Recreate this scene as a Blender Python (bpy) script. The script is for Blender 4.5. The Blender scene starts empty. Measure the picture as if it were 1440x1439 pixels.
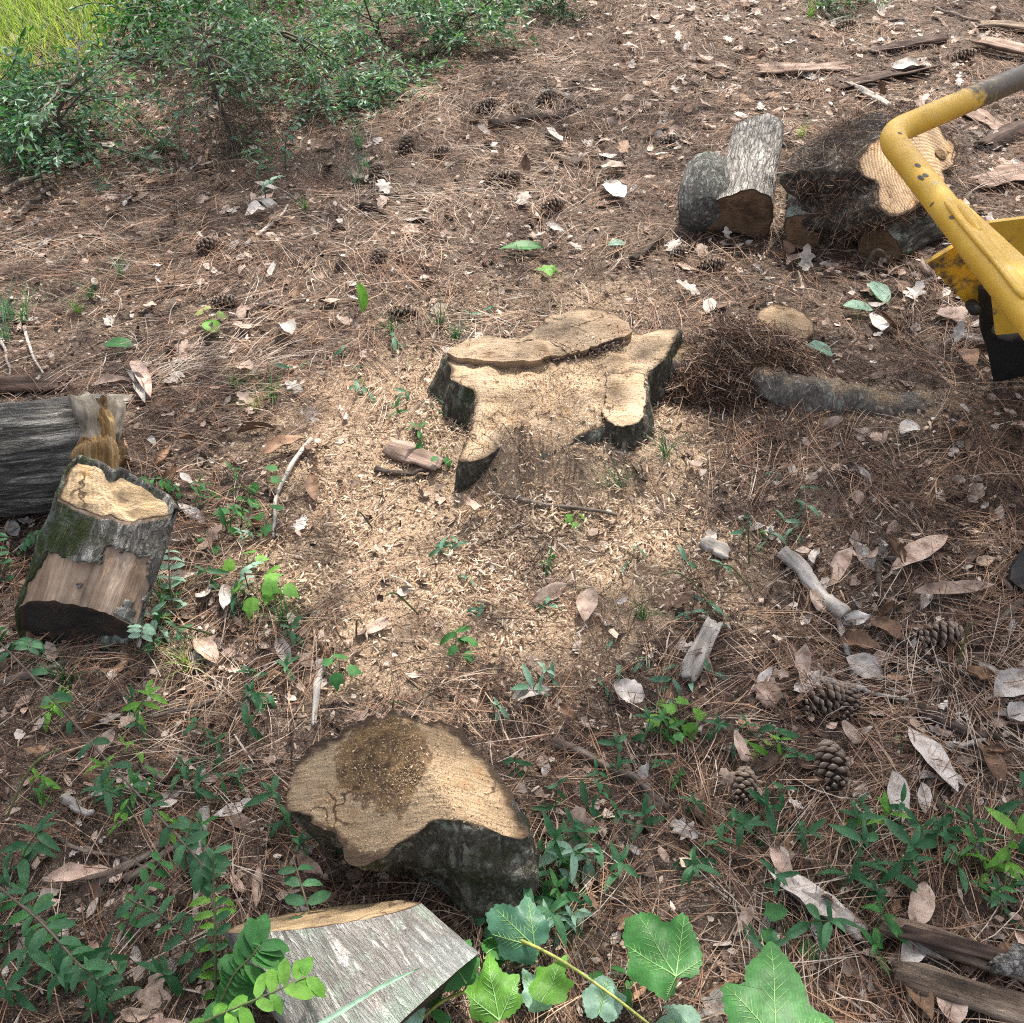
import bpy, math, random
import numpy as np
from mathutils import Vector, Matrix
S = bpy.context.scene
rng = np.random.default_rng(11)
random.seed(11)
R = math.radians
# ------------------------------------------------------------------ camera
CAMH, PITCH, FOV = 1.55, R(42), R(53)
cd = bpy.data.cameras.new("camera"); cam = bpy.data.objects.new("camera", cd)
S.collection.objects.link(cam)
cam.location = (0, 0, CAMH); cam.rotation_euler = (math.pi/2 - PITCH, 0, 0)
cd.sensor_fit = 'HORIZONTAL'; cd.sensor_width = 36; cd.lens = 18/math.tan(FOV/2)
cd.clip_start = .02; cd.clip_end = 400
S.camera = cam
S.cycles.use_denoising = False; S.cycles.filter_width = 1.1
S.cycles.max_bounces = 6; S.cycles.diffuse_bounces = 3; S.cycles.sample_clamp_indirect = 4
# ------------------------------------------------------------------ sky, sun, exposure
SUN_EL, SUN_AZ = R(58), R(14)          # azimuth from +Y towards +X
w = bpy.data.worlds.new("World"); S.world = w; w.use_nodes = True
nt = w.node_tree; nt.nodes.clear()
sky = nt.nodes.new('ShaderNodeTexSky'); sky.sky_type = 'NISHITA'; sky.sun_disc = False
sky.dust_density = 4.; sky.ozone_density = .3; sky.air_density = .8
sky.sun_elevation = SUN_EL; sky.sun_rotation = SUN_AZ
bg = nt.nodes.new('ShaderNodeBackground'); bg.inputs[1].default_value = .15
wo = nt.nodes.new('ShaderNodeOutputWorld')
hs = nt.nodes.new('ShaderNodeHueSaturation'); hs.inputs['Saturation'].default_value = .5   # hazy white summer sky
nt.links.new(sky.outputs[0], hs.inputs['Color']); nt.links.new(hs.outputs[0], bg.inputs[0]); nt.links.new(bg.outputs[0], wo.inputs[0])
sd = bpy.data.lights.new("sun", 'SUN'); sun = bpy.data.objects.new("sun", sd)
S.collection.objects.link(sun)
sd.energy = 3.6; sd.angle = R(.6); sd.color = (1, .94, .84)
sdir = Vector((math.sin(SUN_AZ)*math.cos(SUN_EL), math.cos(SUN_AZ)*math.cos(SUN_EL), math.sin(SUN_EL)))
sun.rotation_euler = sdir.to_track_quat('Z', 'Y').to_euler(); sun.location = (2, 8, 12)
S.view_settings.view_transform = 'Standard'; S.view_settings.look = 'None'
S.view_settings.exposure = 0.95; S.view_settings.gamma = 1; S.view_settings.use_curve_mapping = False
# ------------------------------------------------------------------ pixel (photo, 1440) -> world
T = math.tan(FOV/2)
cP, sP = math.cos(PITCH), math.sin(PITCH)
def ray(px, py):
    nx = (px-720)/720*T; ny = (720-py)/720*T
    return np.array([nx, cP+ny*sP, -sP+ny*cP])
def G(px, py, z=0.):
    d = ray(px, py); s = (z-CAMH)/d[2]
    return np.array([d[0]*s, d[1]*s, z])
def onY(px, py, Y):
    d = ray(px, py); s = Y/d[1]
    return np.array([d[0]*s, Y, CAMH+d[2]*s])
def onPlane(px, py, p0, n):
    d = ray(px, py); o = np.array([0, 0, CAMH]); n = np.array(n, float)
    t = np.dot(np.array(p0)-o, n)/np.dot(d, n)
    return o+d*t
def unit(v): v = np.array(v, float); return v/np.linalg.norm(v)
# ------------------------------------------------------------------ noise
def _h(ix, iy, iz, seed):
    n = (ix.astype(np.int64)*374761393 + iy.astype(np.int64)*668265263 + iz.astype(np.int64)*1274126177 + seed*974711) & 0xffffffff
    n = ((n ^ (n >> 13))*1274126177) & 0xffffffff
    return ((n ^ (n >> 16)) & 0xffff)/65535.
def vn(x, y, z=0., seed=0):
    x = np.asarray(x, float); y = np.asarray(y, float); z = np.zeros_like(x)+z
    ix, iy, iz = np.floor(x), np.floor(y), np.floor(z)
    fx, fy, fz = x-ix, y-iy, z-iz
    fx, fy, fz = [f*f*(3-2*f) for f in (fx, fy, fz)]
    r = 0
    for a in (0, 1):
        for b in (0, 1):
            for c in (0, 1):
                r = r + _h(ix+a, iy+b, iz+c, seed)*np.where(a, fx, 1-fx)*np.where(b, fy, 1-fy)*np.where(c, fz, 1-fz)
    return r*2-1
def fbm(x, y, z=0., seed=0, o=3):
    r, a = 0, 1.
    for i in range(o):
        f = 2.03**i; r = r+a*vn(np.asarray(x)*f, np.asarray(y)*f, np.asarray(z)*f, seed+i*17); a *= .5
    return r/1.75
def sstep(a, b, x):
    t = np.clip((x-a)/(b-a), 0, 1); return t*t*(3-2*t)
# ------------------------------------------------------------------ ground functions
def gau(x, y, c, sx, sy): return np.exp(-((x-c[0])/sx)**2-((y-c[1])/sy)**2)
C_SD = G(700, 690); C_MND = G(790, 640); C_RT = G(1080, 520); C_PL1 = G(520, 790); C_PL2 = G(590, 560); C_RT2 = G(1230, 580); C_CH = G(820, 770); C_BK = G(800, 420)
def sawmask(x, y):
    n = fbm(x*4, y*4, 0, 5)*.46+fbm(x*13, y*13, 0, 9)*.22
    d = np.sqrt(((x-C_SD[0]-.02)/.62)**2+((y-C_SD[1]-.02)/.66)**2)
    m = sstep(1.22, .58, d+n*.8)*.95
    m = np.maximum(m, .9*gau(x, y, C_PL1, .36, .3)); m = np.maximum(m, .9*gau(x, y, C_PL2, .26, .3))
    m = np.maximum(m, .75*gau(x, y, C_RT2, .38, .14)); m = np.maximum(m, .6*gau(x, y, C_BK, .5, .25))
    base = .20+.18*n
    return np.clip(np.maximum(m, base*sstep(5, 2.2, y)), 0, 1)
def h(x, y):
    x = np.asarray(x, float); y = np.asarray(y, float)
    r = fbm(x*.9, y*.9, 0, 1, 2)*.03+fbm(x*4, y*4, 0, 2, 2)*.014
    r = r+.05*gau(x, y, C_MND, .38, .2)+.085*gau(x, y, G(772, 665), .13, .10)+.04*gau(x, y, G(690, 668), .13, .07)+.04*gau(x, y, G(895, 665), .10, .07)+.03*gau(x, y, G(610, 600), .07, .12)+.05*gau(x, y, C_RT, .24, .14)+.045*gau(x, y, G(1115, 565), .13, .1)+.02*gau(x, y, G(1330, 600), .15, .1)+.03*gau(x, y, C_PL1, .25, .22)
    return r
def hf(x, y): return h(x, y)+fbm(np.asarray(x)*15, np.asarray(y)*15, 0, 3, 2)*.006
def GT(px, py, dz=0.):
    p = G(px, py, 0)
    for _ in range(4): p = G(px, py, float(h(p[0], p[1]))+dz)
    return p
# ------------------------------------------------------------------ mesh helpers
def mk(name, V, F, mat=None, smooth=False, attrs=None):
    me = bpy.data.meshes.new(name)
    V = np.ascontiguousarray(np.asarray(V, np.float32).reshape(-1, 3))
    if not isinstance(F, list): F = [F]
    F = [np.asarray(f, np.int32) for f in F if len(f)]
    me.vertices.add(len(V)); me.vertices.foreach_set('co', V.ravel())
    nl = sum(f.size for f in F); npoly = sum(len(f) for f in F)
    me.loops.add(nl); me.polygons.add(npoly)
    me.loops.foreach_set('vertex_index', np.concatenate([f.ravel() for f in F]))
    tot = np.concatenate([np.full(len(f), f.shape[1], np.int32) for f in F])
    st = np.concatenate([[0], np.cumsum(tot)[:-1]]).astype(np.int32)
    me.polygons.foreach_set('loop_start', st)
    me.polygons.foreach_set('use_smooth', np.full(npoly, bool(smooth)))
    me.update(calc_edges=True)
    for k, a in (attrs or {}).items():
        at = me.attributes.new(k, 'FLOAT', 'POINT'); at.data.foreach_set('value', np.asarray(a, np.float32).ravel())
    if mat: me.materials.append(mat)
    return me
COL = S.collection
def ob(name, me, parent=None, M=None):
    o = bpy.data.objects.new(name, me); COL.objects.link(o)
    if parent: o.parent = parent
    if M is not None: o.matrix_local = M
    return o
def tag(o, label=None, cat=None, group=None, kind=None):
    if label: o['label'] = label
    if cat: o['category'] = cat
    if group: o['group'] = group
    if kind: o['kind'] = kind
    elif cat: o['kind'] = 'thing'
    return o
LM = []   # landmarks for labels: (short name, x, y)
def land(short, x, y): LM.append((short, float(x), float(y)))
def thing(name, label, cat, M, group=None, short=None):
    o = ob(name, None, None, M); tag(o, label, cat, group)
    o.empty_display_size = .05
    if short: land(short, M.translation.x, M.translation.y)
    return o
def frame(origin, zaxis, xhint=(1, 0, 0)):
    z = unit(zaxis); x = np.array(xhint, float); x = x-z*np.dot(x, z)
    if np.linalg.norm(x) < 1e-3: x = np.array([0, 1., 0]); x = x-z*np.dot(x, z)
    x = unit(x); y = np.cross(z, x)
    M = Matrix.Identity(4)
    for i in range(3): M[i][0], M[i][1], M[i][2], M[i][3] = x[i], y[i], z[i], origin[i]
    return M
def tolocal(M, P):
    A = np.array(M.inverted()); P = np.asarray(P, float)
    return P@A[:3, :3].T+A[:3, 3]
def grid_faces(nu, nv, cu=False, off=0):
    iu = np.arange(nu if cu else nu-1); iv = np.arange(nv-1)
    a, b = np.meshgrid(iu, iv, indexing='ij'); a2 = (a+1) % nu
    return (np.stack([a*nv+b, a2*nv+b, a2*nv+b+1, a*nv+b+1], -1).reshape(-1, 4)+off)
def tube(path, rad, n=8, caps=True, sq=1., nz=0., seed=0):
    path = np.asarray(path, float); K = len(path); rad = np.zeros(K)+rad
    t = np.gradient(path, axis=0); t /= np.linalg.norm(t, axis=1)[:, None]
    ref = np.array([0, 0, 1.]) if abs(t[0][2]) < .85 else np.array([1., 0, 0])
    V = []
    u = None
    for i in range(K):
        if u is None: u = unit(np.cross(ref, t[i]))
        u = unit(u-t[i]*np.dot(u, t[i])); v = np.cross(t[i], u)
        a = np.arange(n)/n*2*np.pi
        rr = rad[i]*(1+(nz*vn(np.cos(a)*1.5+seed, np.sin(a)*1.5, path[i].sum()*30+i*.6, seed) if nz else 0))
        V.append(path[i]+(np.cos(a)*rr)[:, None]*u+(np.sin(a)*rr*sq)[:, None]*v)
    V = np.array(V)                          # K,n,3
    Q = []
    k, j = np.meshgrid(np.arange(K-1), np.arange(n), indexing='ij'); j2 = (j+1) % n
    Q = np.stack([k*n+j, k*n+j2, (k+1)*n+j2, (k+1)*n+j], -1).reshape(-1, 4)
    V = V.reshape(-1, 3); F = [Q]
    if caps:
        V = np.vstack([V, path[0], path[-1]]); a = np.arange(n); b = (a+1) % n
        F.append(np.concatenate([np.stack([b, a, np.full(n, K*n)], -1), np.stack([(K-1)*n+a, (K-1)*n+b, np.full(n, K*n+1)], -1)]))
    return V, F
def merge(parts):
    V, F, o = [], [], 0
    for v, f in parts:
        V.append(v); F += [np.asarray(x)+o for x in (f if isinstance(f, list) else [f])]; o += len(v)
    return np.vstack(V), F
def smoothpath(P, n=24):
    P = np.asarray(P, float); m = len(P)
    t = np.linspace(0, m-1, n); out = []
    for s in t:
        i = min(int(s), m-2); f = s-i
        p0, p1, p2, p3 = P[max(i-1, 0)], P[i], P[i+1], P[min(i+2, m-1)]
        out.append(.5*((2*p1)+(-p0+p2)*f+(2*p0-5*p1+4*p2-p3)*f*f+(-p0+3*p1-3*p2+p3)*f**3))
    return np.array(out)
def resample(P, n, it=2):
    P = np.asarray(P, float)
    for _ in range(it):
        Q = np.roll(P, -1, 0); P = np.stack([.75*P+.25*Q, .25*P+.75*Q], 1).reshape(-1, P.shape[1])
    C = np.vstack([P, P[:1]]); L = np.concatenate([[0], np.cumsum(np.linalg.norm(np.diff(C, axis=0), axis=1))])
    s = np.arange(n)/n*L[-1]
    return np.stack([np.interp(s, L, C[:, k]) for k in range(P.shape[1])], 1)
# ------------------------------------------------------------------ materials
def newmat(name):
    m = bpy.data.materials.new(name); m.use_nodes = True
    t = m.node_tree; b = t.nodes['Principled BSDF']
    return m, t, b
def nd(t, ty, **k):
    n = t.nodes.new(ty)
    for a, v in k.items():
        if a.startswith('_'): setattr(n, a[1:], v)
        else:
            n.inputs[int(a[1:]) if a[0] == 'i' and a[1:].isdigit() else a].default_value = v
    return n
def ramp(t, fac, stops, inter='LINEAR'):
    r = t.nodes.new('ShaderNodeValToRGB'); r.color_ramp.interpolation = inter
    e = r.color_ramp.elements
    while len(e) > 1: e.remove(e[-1])
    e[0].position = stops[0][0]; e[0].color = (*stops[0][1], 1)
    for p, c in stops[1:]: k = e.new(p); k.color = (*c, 1)
    t.links.new(fac, r.inputs[0]); return r.outputs[0]
def g3(v): return (v, v, v)
def mixc(t, fac, a, b, mode='MIX'):
    m = t.nodes.new('ShaderNodeMix'); m.data_type = 'RGBA'; m.blend_type = mode
    for sock, v in ((m.inputs[0], fac), (m.inputs[6], a), (m.inputs[7], b)):
        if isinstance(v, bpy.types.NodeSocket): t.links.new(v, sock)
        elif isinstance(v, (int, float)): sock.default_value = v if sock == m.inputs[0] else (v, v, v, 1)
        else: sock.default_value = (*v, 1)
    return m.outputs[2]
def math2(t, op, a, b=None):
    m = t.nodes.new('ShaderNodeMath'); m.operation = op
    for i, v in enumerate((a, b)):
        if v is None: continue
        if isinstance(v, bpy.types.NodeSocket): t.links.new(v, m.inputs[i])
        else: m.inputs[i].default_value = v
    return m.outputs[0]
def noise(t, vec, scale, det=4, rough=.6, dist=0.):
    n = nd(t, 'ShaderNodeTexNoise', Scale=scale, Detail=det, Roughness=rough, Distortion=dist)
    if vec is not None: t.links.new(vec, n.inputs['Vector'])
    return n.outputs['Fac']
def coord(t, which='Object', scale=(1, 1, 1), rot=(0, 0, 0), loc=(0, 0, 0)):
    c = t.nodes.new('ShaderNodeTexCoord'); m = t.nodes.new('ShaderNodeMapping')
    m.inputs['Scale'].default_value = scale; m.inputs['Rotation'].default_value = rot; m.inputs['Location'].default_value = loc
    t.links.new(c.outputs[which], m.inputs['Vector']); return m.outputs[0]
def geopos(t): return t.nodes.new('ShaderNodeNewGeometry').outputs['Position']
def bump(t, b, hgt, dist=.004, st=1.):
    n = nd(t, 'ShaderNodeBump', Strength=st, Distance=dist); t.links.new(hgt, n.inputs['Height']); t.links.new(n.outputs[0], b.inputs['Normal'])
def attr(t, name):
    a = t.nodes.new('ShaderNodeAttribute'); a.attribute_name = name; return a.outputs['Fac']
def objrand(t): return t.nodes.new('ShaderNodeObjectInfo').outputs['Random']

def m_ground():
    m, t, b = newmat('forest soil'); p = geopos(t)
    n1 = noise(t, p, 7, 5, .65); n2 = noise(t, p, 55, 5, .7); n3 = noise(t, p, 260, 3, .7)
    c = ramp(t, n2, [(.30, (.018, .013, .010)), (.44, (.062, .044, .034)), (.56, (.17, .125, .095)), (.70, (.36, .30, .255))])
    c = mixc(t, ramp(t, n1, [(.35, g3(0)), (.65, g3(.45))]), c, (.11, .065, .045), 'MIX')
    c = mixc(t, ramp(t, n3, [(.53, g3(0)), (.64, g3(.9))]), c, (.42, .345, .28))
    s = ramp(t, n3, [(.3, (.17, .105, .065)), (.46, (.42, .30, .20)), (.62, (.62, .475, .335))])
    f = math2(t, 'ADD', attr(t, 'saw'), math2(t, 'MULTIPLY', math2(t, 'SUBTRACT', n2, .5), 1.1))
    c = mixc(t, ramp(t, f, [(.34, g3(0)), (.74, g3(.92))]), c, s)
    t.links.new(c, b.inputs['Base Color']); b.inputs['Roughness'].default_value = .95; b.inputs['Specular IOR Level'].default_value = .15
    bump(t, b, math2(t, 'ADD', n2, math2(t, 'MULTIPLY', n3, .45)), .012)
    return m
def m_rnd(name, stops, rough=.75, spec=.25, extra=None):
    m, t, b = newmat(name)
    c = ramp(t, attr(t, 'rnd'), stops)
    n = noise(t, geopos(t), 90, 2)
    c = mixc(t, .5, c, mixc(t, 1., c, ramp(t, n, [(.3, g3(.45)), (.7, g3(1.4))]), 'MULTIPLY'))
    t.links.new(c, b.inputs['Base Color']); b.inputs['Roughness'].default_value = rough; b.inputs['Specular IOR Level'].default_value = spec
    return m
def m_deadleaf(name, col, dark):
    m, t, b = newmat(name)
    v = coord(t); r = math2(t, 'FRACT', math2(t, 'ADD', objrand(t), attr(t, 'rnd')))
    n = noise(t, v, 38, 5, .65); n2 = noise(t, geopos(t), 320, 2)
    c = mixc(t, ramp(t, n, [(.36, g3(1)), (.58, g3(0))]), col, dark)
    c = mixc(t, 1., c, ramp(t, r, [(0, (.62, .6, .6)), (.5, (.95, .93, .9)), (1, (1.25, 1.2, 1.17))]), 'MULTIPLY')
    c = mixc(t, ramp(t, n2, [(.64, g3(0)), (.7, g3(.7))]), c, [x*.25 for x in dark])
    wv = nd(t, 'ShaderNodeTexWave', Scale=130., Distortion=2.5, Detail=2.); wv.bands_direction = 'DIAGONAL'; t.links.new(v, wv.inputs['Vector'])
    t.links.new(c, b.inputs['Base Color']); b.inputs['Roughness'].default_value = .6; b.inputs['Specular IOR Level'].default_value = .3
    bump(t, b, math2(t, 'ADD', n, math2(t, 'MULTIPLY', wv.outputs['Fac'], .04)), .0025)
    return m
def m_green(name, c1, c2, rough=.42, trans=.28, vein=True):
    m, t, b = newmat(name)
    r = math2(t, 'FRACT', math2(t, 'ADD', objrand(t), attr(t, 'rnd')))
    c = mixc(t, r, c1, c2)
    n = noise(t, geopos(t), 60, 3)
    c = mixc(t, 1., c, ramp(t, n, [(.3, g3(.7)), (.7, g3(1.25))]), 'MULTIPLY')
    c = mixc(t, ramp(t, noise(t, geopos(t), 420, 1), [(.72, g3(0)), (.76, g3(.8))]), c, (.35, .36, .2))
    t.links.new(c, b.inputs['Base Color']); b.inputs['Roughness'].default_value = rough; b.inputs['Specular IOR Level'].default_value = .4
    if vein:
        wv = nd(t, 'ShaderNodeTexWave', Scale=70., Distortion=1.5, Detail=1.); wv.bands_direction = 'X'; t.links.new(coord(t), wv.inputs['Vector'])
        bump(t, b, math2(t, 'ADD', math2(t, 'MULTIPLY', wv.outputs['Fac'], .06), n), .0012)
    tr = t.nodes.new('ShaderNodeBsdfTranslucent'); t.links.new(mixc(t, 1., c, (1.2, 1.5, .5), 'MULTIPLY'), tr.inputs[0])
    mx = t.nodes.new('ShaderNodeMixShader'); mx.inputs[0].default_value = trans
    t.links.new(b.outputs[0], mx.inputs[1]); t.links.new(tr.outputs[0], mx.inputs[2])
    t.links.new(mx.outputs[0], t.nodes['Material Output'].inputs['Surface'])
    return m
def m_bark(name, dark, mid, light, moss=0., lich=0., pale=None, st=.16, sc=85., bd=.012, seed=0., dust=0., vw_=.12, mdir=None):
    m, t, b = newmat(name)
    v = coord(t, scale=(1, 1, st), loc=(seed, 0, 0)); vo = coord(t, loc=(seed, seed, 0))
    vw = t.nodes.new('ShaderNodeMix'); vw.data_type = 'VECTOR'
    vo2 = nd(t, 'ShaderNodeTexVoronoi', Scale=sc); vo2.feature = 'DISTANCE_TO_EDGE'
    wob = nd(t, 'ShaderNodeTexNoise', Scale=30., Detail=3.); t.links.new(v, wob.inputs['Vector'])
    va = t.nodes.new('ShaderNodeVectorMath'); va.operation = 'MULTIPLY_ADD'
    t.links.new(wob.outputs['Color'], va.inputs[0]); va.inputs[1].default_value = (.045, .045, .02); t.links.new(v, va.inputs[2])
    t.links.new(va.outputs[0], vo2.inputs['Vector'])
    n1 = noise(t, v, sc*.9, 5, .7); n2 = noise(t, vo, 9, 4, .6); n3 = noise(t, vo, 200, 3, .7)
    rg = math2(t, 'ABSOLUTE', math2(t, 'SUBTRACT', noise(t, va.outputs[0], sc*.55, 6, .68), .5))
    hgt = math2(t, 'ADD', math2(t, 'MULTIPLY', ramp(t, vo2.outputs['Distance'], [(.0, g3(0)), (.22, g3(1))]), vw_), math2(t, 'ADD', math2(t, 'MULTIPLY', ramp(t, rg, [(0, g3(0)), (.11, g3(1))]), .62-vw_*.5), math2(t, 'MULTIPLY', n1, .75)))
    c = ramp(t, hgt, [(.22, [x*1.4 for x in dark]), (.58, [x*1.35 for x in mid]), (1.0, [x*1.15 for x in light])])
    c = mixc(t, 1., c, ramp(t, n2, [(.3, g3(.6)), (.7, g3(1.3))]), 'MULTIPLY')
    if pale:
        c = mixc(t, ramp(t, noise(t, vo, 6.5, 5, .7), [(.46, g3(0)), (.6, g3(.85))]), c, mixc(t, n1, [x*.6 for x in pale], pale))
    if lich:
        f = ramp(t, noise(t, coord(t, loc=(3+seed, 1, 2)), 14, 5, .75), [(.62-lich*.25, g3(0)), (.70-lich*.25, g3(.9))])
        c = mixc(t, f, c, mixc(t, n3, (.30, .36, .29), (.52, .58, .50)))
    if moss:
        fm = noise(t, coord(t, loc=(7+seed, 4, 1)), 11, 6, .75)
        if mdir:
            dp = t.nodes.new('ShaderNodeVectorMath'); dp.operation = 'DOT_PRODUCT'; t.links.new(coord(t), dp.inputs[0]); dp.inputs[1].default_value = mdir; fm = math2(t, 'ADD', fm, dp.outputs['Value'])
        f = ramp(t, fm, [(.66-moss*.3, g3(0)), (.80-moss*.3, g3(.92))])
        c = mixc(t, f, c, mixc(t, n3, (.028, .042, .012), (.12, .16, .045)))
    if dust:
        nz = t.nodes.new('ShaderNodeSeparateXYZ'); t.links.new(t.nodes.new('ShaderNodeNewGeometry').outputs['Normal'], nz.inputs[0])
        f = math2(t, 'ADD', math2(t, 'MULTIPLY', nz.outputs[2], dust), math2(t, 'MULTIPLY', math2(t, 'SUBTRACT', n2, .5), 1.2))
        c = mixc(t, ramp(t, f, [(.35, g3(0)), (.62, g3(.9))]), c, ramp(t, n3, [(.35, (.22, .14, .08)), (.6, (.58, .43, .27))]))
    t.links.new(c, b.inputs['Base Color']); b.inputs['Roughness'].default_value = .9; b.inputs['Specular IOR Level'].default_value = .2
    bump(t, b, math2(t, 'ADD', hgt, math2(t, 'MULTIPLY', n3, .3)), bd)
    return m
def m_wood(name, base, tan, stain=(.10, .05, .02), stain_amt=.3, stain_c=None, stain_r=.08, ringc=(0, 0), ringsc=70., kerf=40., kerfrot=.5, grit=.5, ringmix=.22, kmix=.38):
    """end grain with rings, saw kerf marks, stains and sawdust grit"""
    m, t, b = newmat(name)
    v = coord(t, loc=(-ringc[0], -ringc[1], 0)); vf = coord(t, scale=(1, 1, .0)); 
    n1 = noise(t, v, 9, 4, .6); n2 = noise(t, v, 46, 5, .7); n3 = noise(t, v, 330, 3, .75)
    wv = nd(t, 'ShaderNodeTexWave', Scale=ringsc, Distortion=4., Detail=3.); wv.wave_type = 'RINGS'; wv.rings_direction = 'Z'
    wv.inputs['Detail Scale'].default_value = .6
    t.links.new(v, wv.inputs['Vector'])
    kfac = noise(t, coord(t, rot=(0, 0, kerfrot), scale=(22, 190, 30), loc=(.37, .61, .2)), 1., 2, .5)
    c = mixc(t, ramp(t, n1, [(.3, g3(0)), (.68, g3(1))]), base, tan)
    c = mixc(t, ringmix, c, ramp(t, wv.outputs['Fac'], [(0, [x*.45 for x in base]), (.5, base), (1, [min(1, x*1.2) for x in tan])]))
    c = mixc(t, kmix, c, mixc(t, 1., c, ramp(t, kfac, [(.3, g3(.5)), (.62, g3(1.25))]), 'MULTIPLY'))
    if stain_amt:
        c = mixc(t, ramp(t, noise(t, v, 13, 6, .72), [(.72-stain_amt*.4, g3(0)), (.84-stain_amt*.4, g3(.85))]), c, mixc(t, n2, stain, [x*2.2 for x in stain]))
    if stain_c is not None:
        vv = t.nodes.new('ShaderNodeVectorMath'); vv.operation = 'DISTANCE'
        t.links.new(coord(t, scale=(1, 1, 0)), vv.inputs[0]); vv.inputs[1].default_value = (stain_c[0], stain_c[1], 0)
        dd = math2(t, 'ADD', vv.outputs['Value'], math2(t, 'MULTIPLY', math2(t, 'SUBTRACT', noise(t, v, 16, 4), .5), .09))
        st2 = mixc(t, ramp(t, n2, [(.38, g3(0)), (.62, g3(1))]), (.07, .043, .026), (.25, .155, .07))
        c = mixc(t, ramp(t, dd, [(stain_r*.8, g3(.93)), (stain_r*.98, g3(.8)), (stain_r*1.03, g3(0))]), c, st2)
    c = mixc(t, ramp(t, n3, [(.58, g3(0)), (.66, g3(grit))]), c, (.62, .48, .32))
    c = mixc(t, ramp(t, n3, [(.34, g3(grit)), (.42, g3(0))]), c, [x*.3 for x in base])
    cv = nd(t, 'ShaderNodeTexVoronoi', Scale=11.); cv.feature = 'DISTANCE_TO_EDGE'
    cw = t.nodes.new('ShaderNodeVectorMath'); cw.operation = 'MULTIPLY_ADD'; wn = nd(t, 'ShaderNodeTexNoise', Scale=22., Detail=4.); t.links.new(v, wn.inputs['Vector'])
    t.links.new(wn.outputs['Color'], cw.inputs[0]); cw.inputs[1].default_value = (.07, .07, .07); t.links.new(v, cw.inputs[2]); t.links.new(cw.outputs[0], cv.inputs['Vector'])
    ck = math2(t, 'MULTIPLY', ramp(t, cv.outputs['Distance'], [(.012, g3(1)), (.03, g3(0))]), ramp(t, noise(t, v, 7, 3), [(.5, g3(0)), (.6, g3(.85))]))
    c = mixc(t, ck, c, (.06, .035, .02))
    rim = math2(t, 'ADD', attr(t, 'rim'), math2(t, 'MULTIPLY', math2(t, 'SUBTRACT', n2, .5), .10))
    c = mixc(t, ramp(t, rim, [(.90, g3(0)), (.94, g3(.35)), (.965, g3(.95))]), c, (.075, .05, .034))
    t.links.new(c, b.inputs['Base Color']); b.inputs['Roughness'].default_value = .88; b.inputs['Specular IOR Level'].default_value = .2
    hh = math2(t, 'ADD', math2(t, 'MULTIPLY', n3, .6), math2(t, 'ADD', math2(t, 'MULTIPLY', kfac, kmix*2.2), math2(t, 'MULTIPLY', n2, .9)))
    bump(t, b, hh, .005)
    return m
def m_yellow():
    m, t, b = newmat('chipped yellow paint')
    p = coord(t); n = noise(t, p, 26, 6, .7); n2 = noise(t, p, 9, 4, .6); n3 = noise(t, p, 150, 3)
    y = mixc(t, ramp(t, n2, [(.3, g3(0)), (.7, g3(1))]), (.62, .35, .025), (.72, .45, .05))
    c = mixc(t, ramp(t, n, [(.60, g3(0)), (.72, g3(.55))]), y, (.30, .22, .12))
    c = mixc(t, ramp(t, math2(t, 'ADD', n2, math2(t, 'MULTIPLY', n3, .25)), [(.74, g3(0)), (.79, g3(.9))]), c, (.45, .38, .28))
    c = mixc(t, ramp(t, noise(t, p, 34, 2, .4), [(.74, g3(0)), (.77, g3(.9))]), c, (.07, .055, .04))
    c = mixc(t, ramp(t, noise(t, coord(t, scale=(14, 1.5, 14)), 30, 4, .7), [(.66, g3(0)), (.72, g3(.5))]), c, (.40, .30, .16))
    wear_shade = math2(t, 'ADD', attr(t, 'wear_shade'), math2(t, 'MULTIPLY', math2(t, 'SUBTRACT', n, .5), 1.1))
    c = mixc(t, ramp(t, wear_shade, [(.42, g3(0)), (.6, g3(.95))]), c, mixc(t, n3, (.03, .027, .024), (.12, .10, .085)))
    t.links.new(c, b.inputs['Base Color'])
    t.links.new(ramp(t, n, [(.3, g3(.35)), (.7, g3(.65))]), b.inputs['Roughness']); bump(t, b, n3, .0006)
    return m
def m_plain(name, col, rough=.6, sc=60, var=.5, metal=0., bd=.001):
    m, t, b = newmat(name)
    n = noise(t, coord(t), sc, 5, .7)
    c = mixc(t, ramp(t, n, [(.3, g3(0)), (.7, g3(1))]), [x*(1-var) for x in col], [min(1, x*(1+var)) for x in col])
    t.links.new(c, b.inputs['Base Color']); b.inputs['Roughness'].default_value = rough; b.inputs['Metallic'].default_value = metal
    bump(t, b, n, bd)
    return m
def m_fibre(name, dark, mid, light, axis=0, sc=120, bd=.004):
    m, t, b = newmat(name)
    s = [1, 1, 1]; s[axis] = .06
    v = coord(t, scale=s); n = noise(t, v, sc, 5, .7); n2 = noise(t, coord(t), 14, 4)
    c = ramp(t, n, [(.28, dark), (.5, mid), (.72, light)])
    c = mixc(t, 1., c, ramp(t, n2, [(.3, g3(.55)), (.7, g3(1.3))]), 'MULTIPLY')
    t.links.new(c, b.inputs['Base Color']); b.inputs['Roughness'].default_value = .85; b.inputs['Specular IOR Level'].default_value = .2
    bump(t, b, n, bd)
    return m
M_ground = m_ground()
M_needle = m_rnd('pine needles', [(0, (.025, .016, .012)), (.25, (.085, .048, .034)), (.5, (.265, .14, .083)), (.75, (.46, .305, .20)), (1, (.54, .46, .385))], .6, .3)
M_frag = m_rnd('litter fragments', [(0, (.022, .015, .012)), (.3, (.085, .055, .042)), (.5, (.27, .195, .155)), (.75, (.48, .375, .30)), (1, (.60, .53, .465))], .8, .2)
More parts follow.
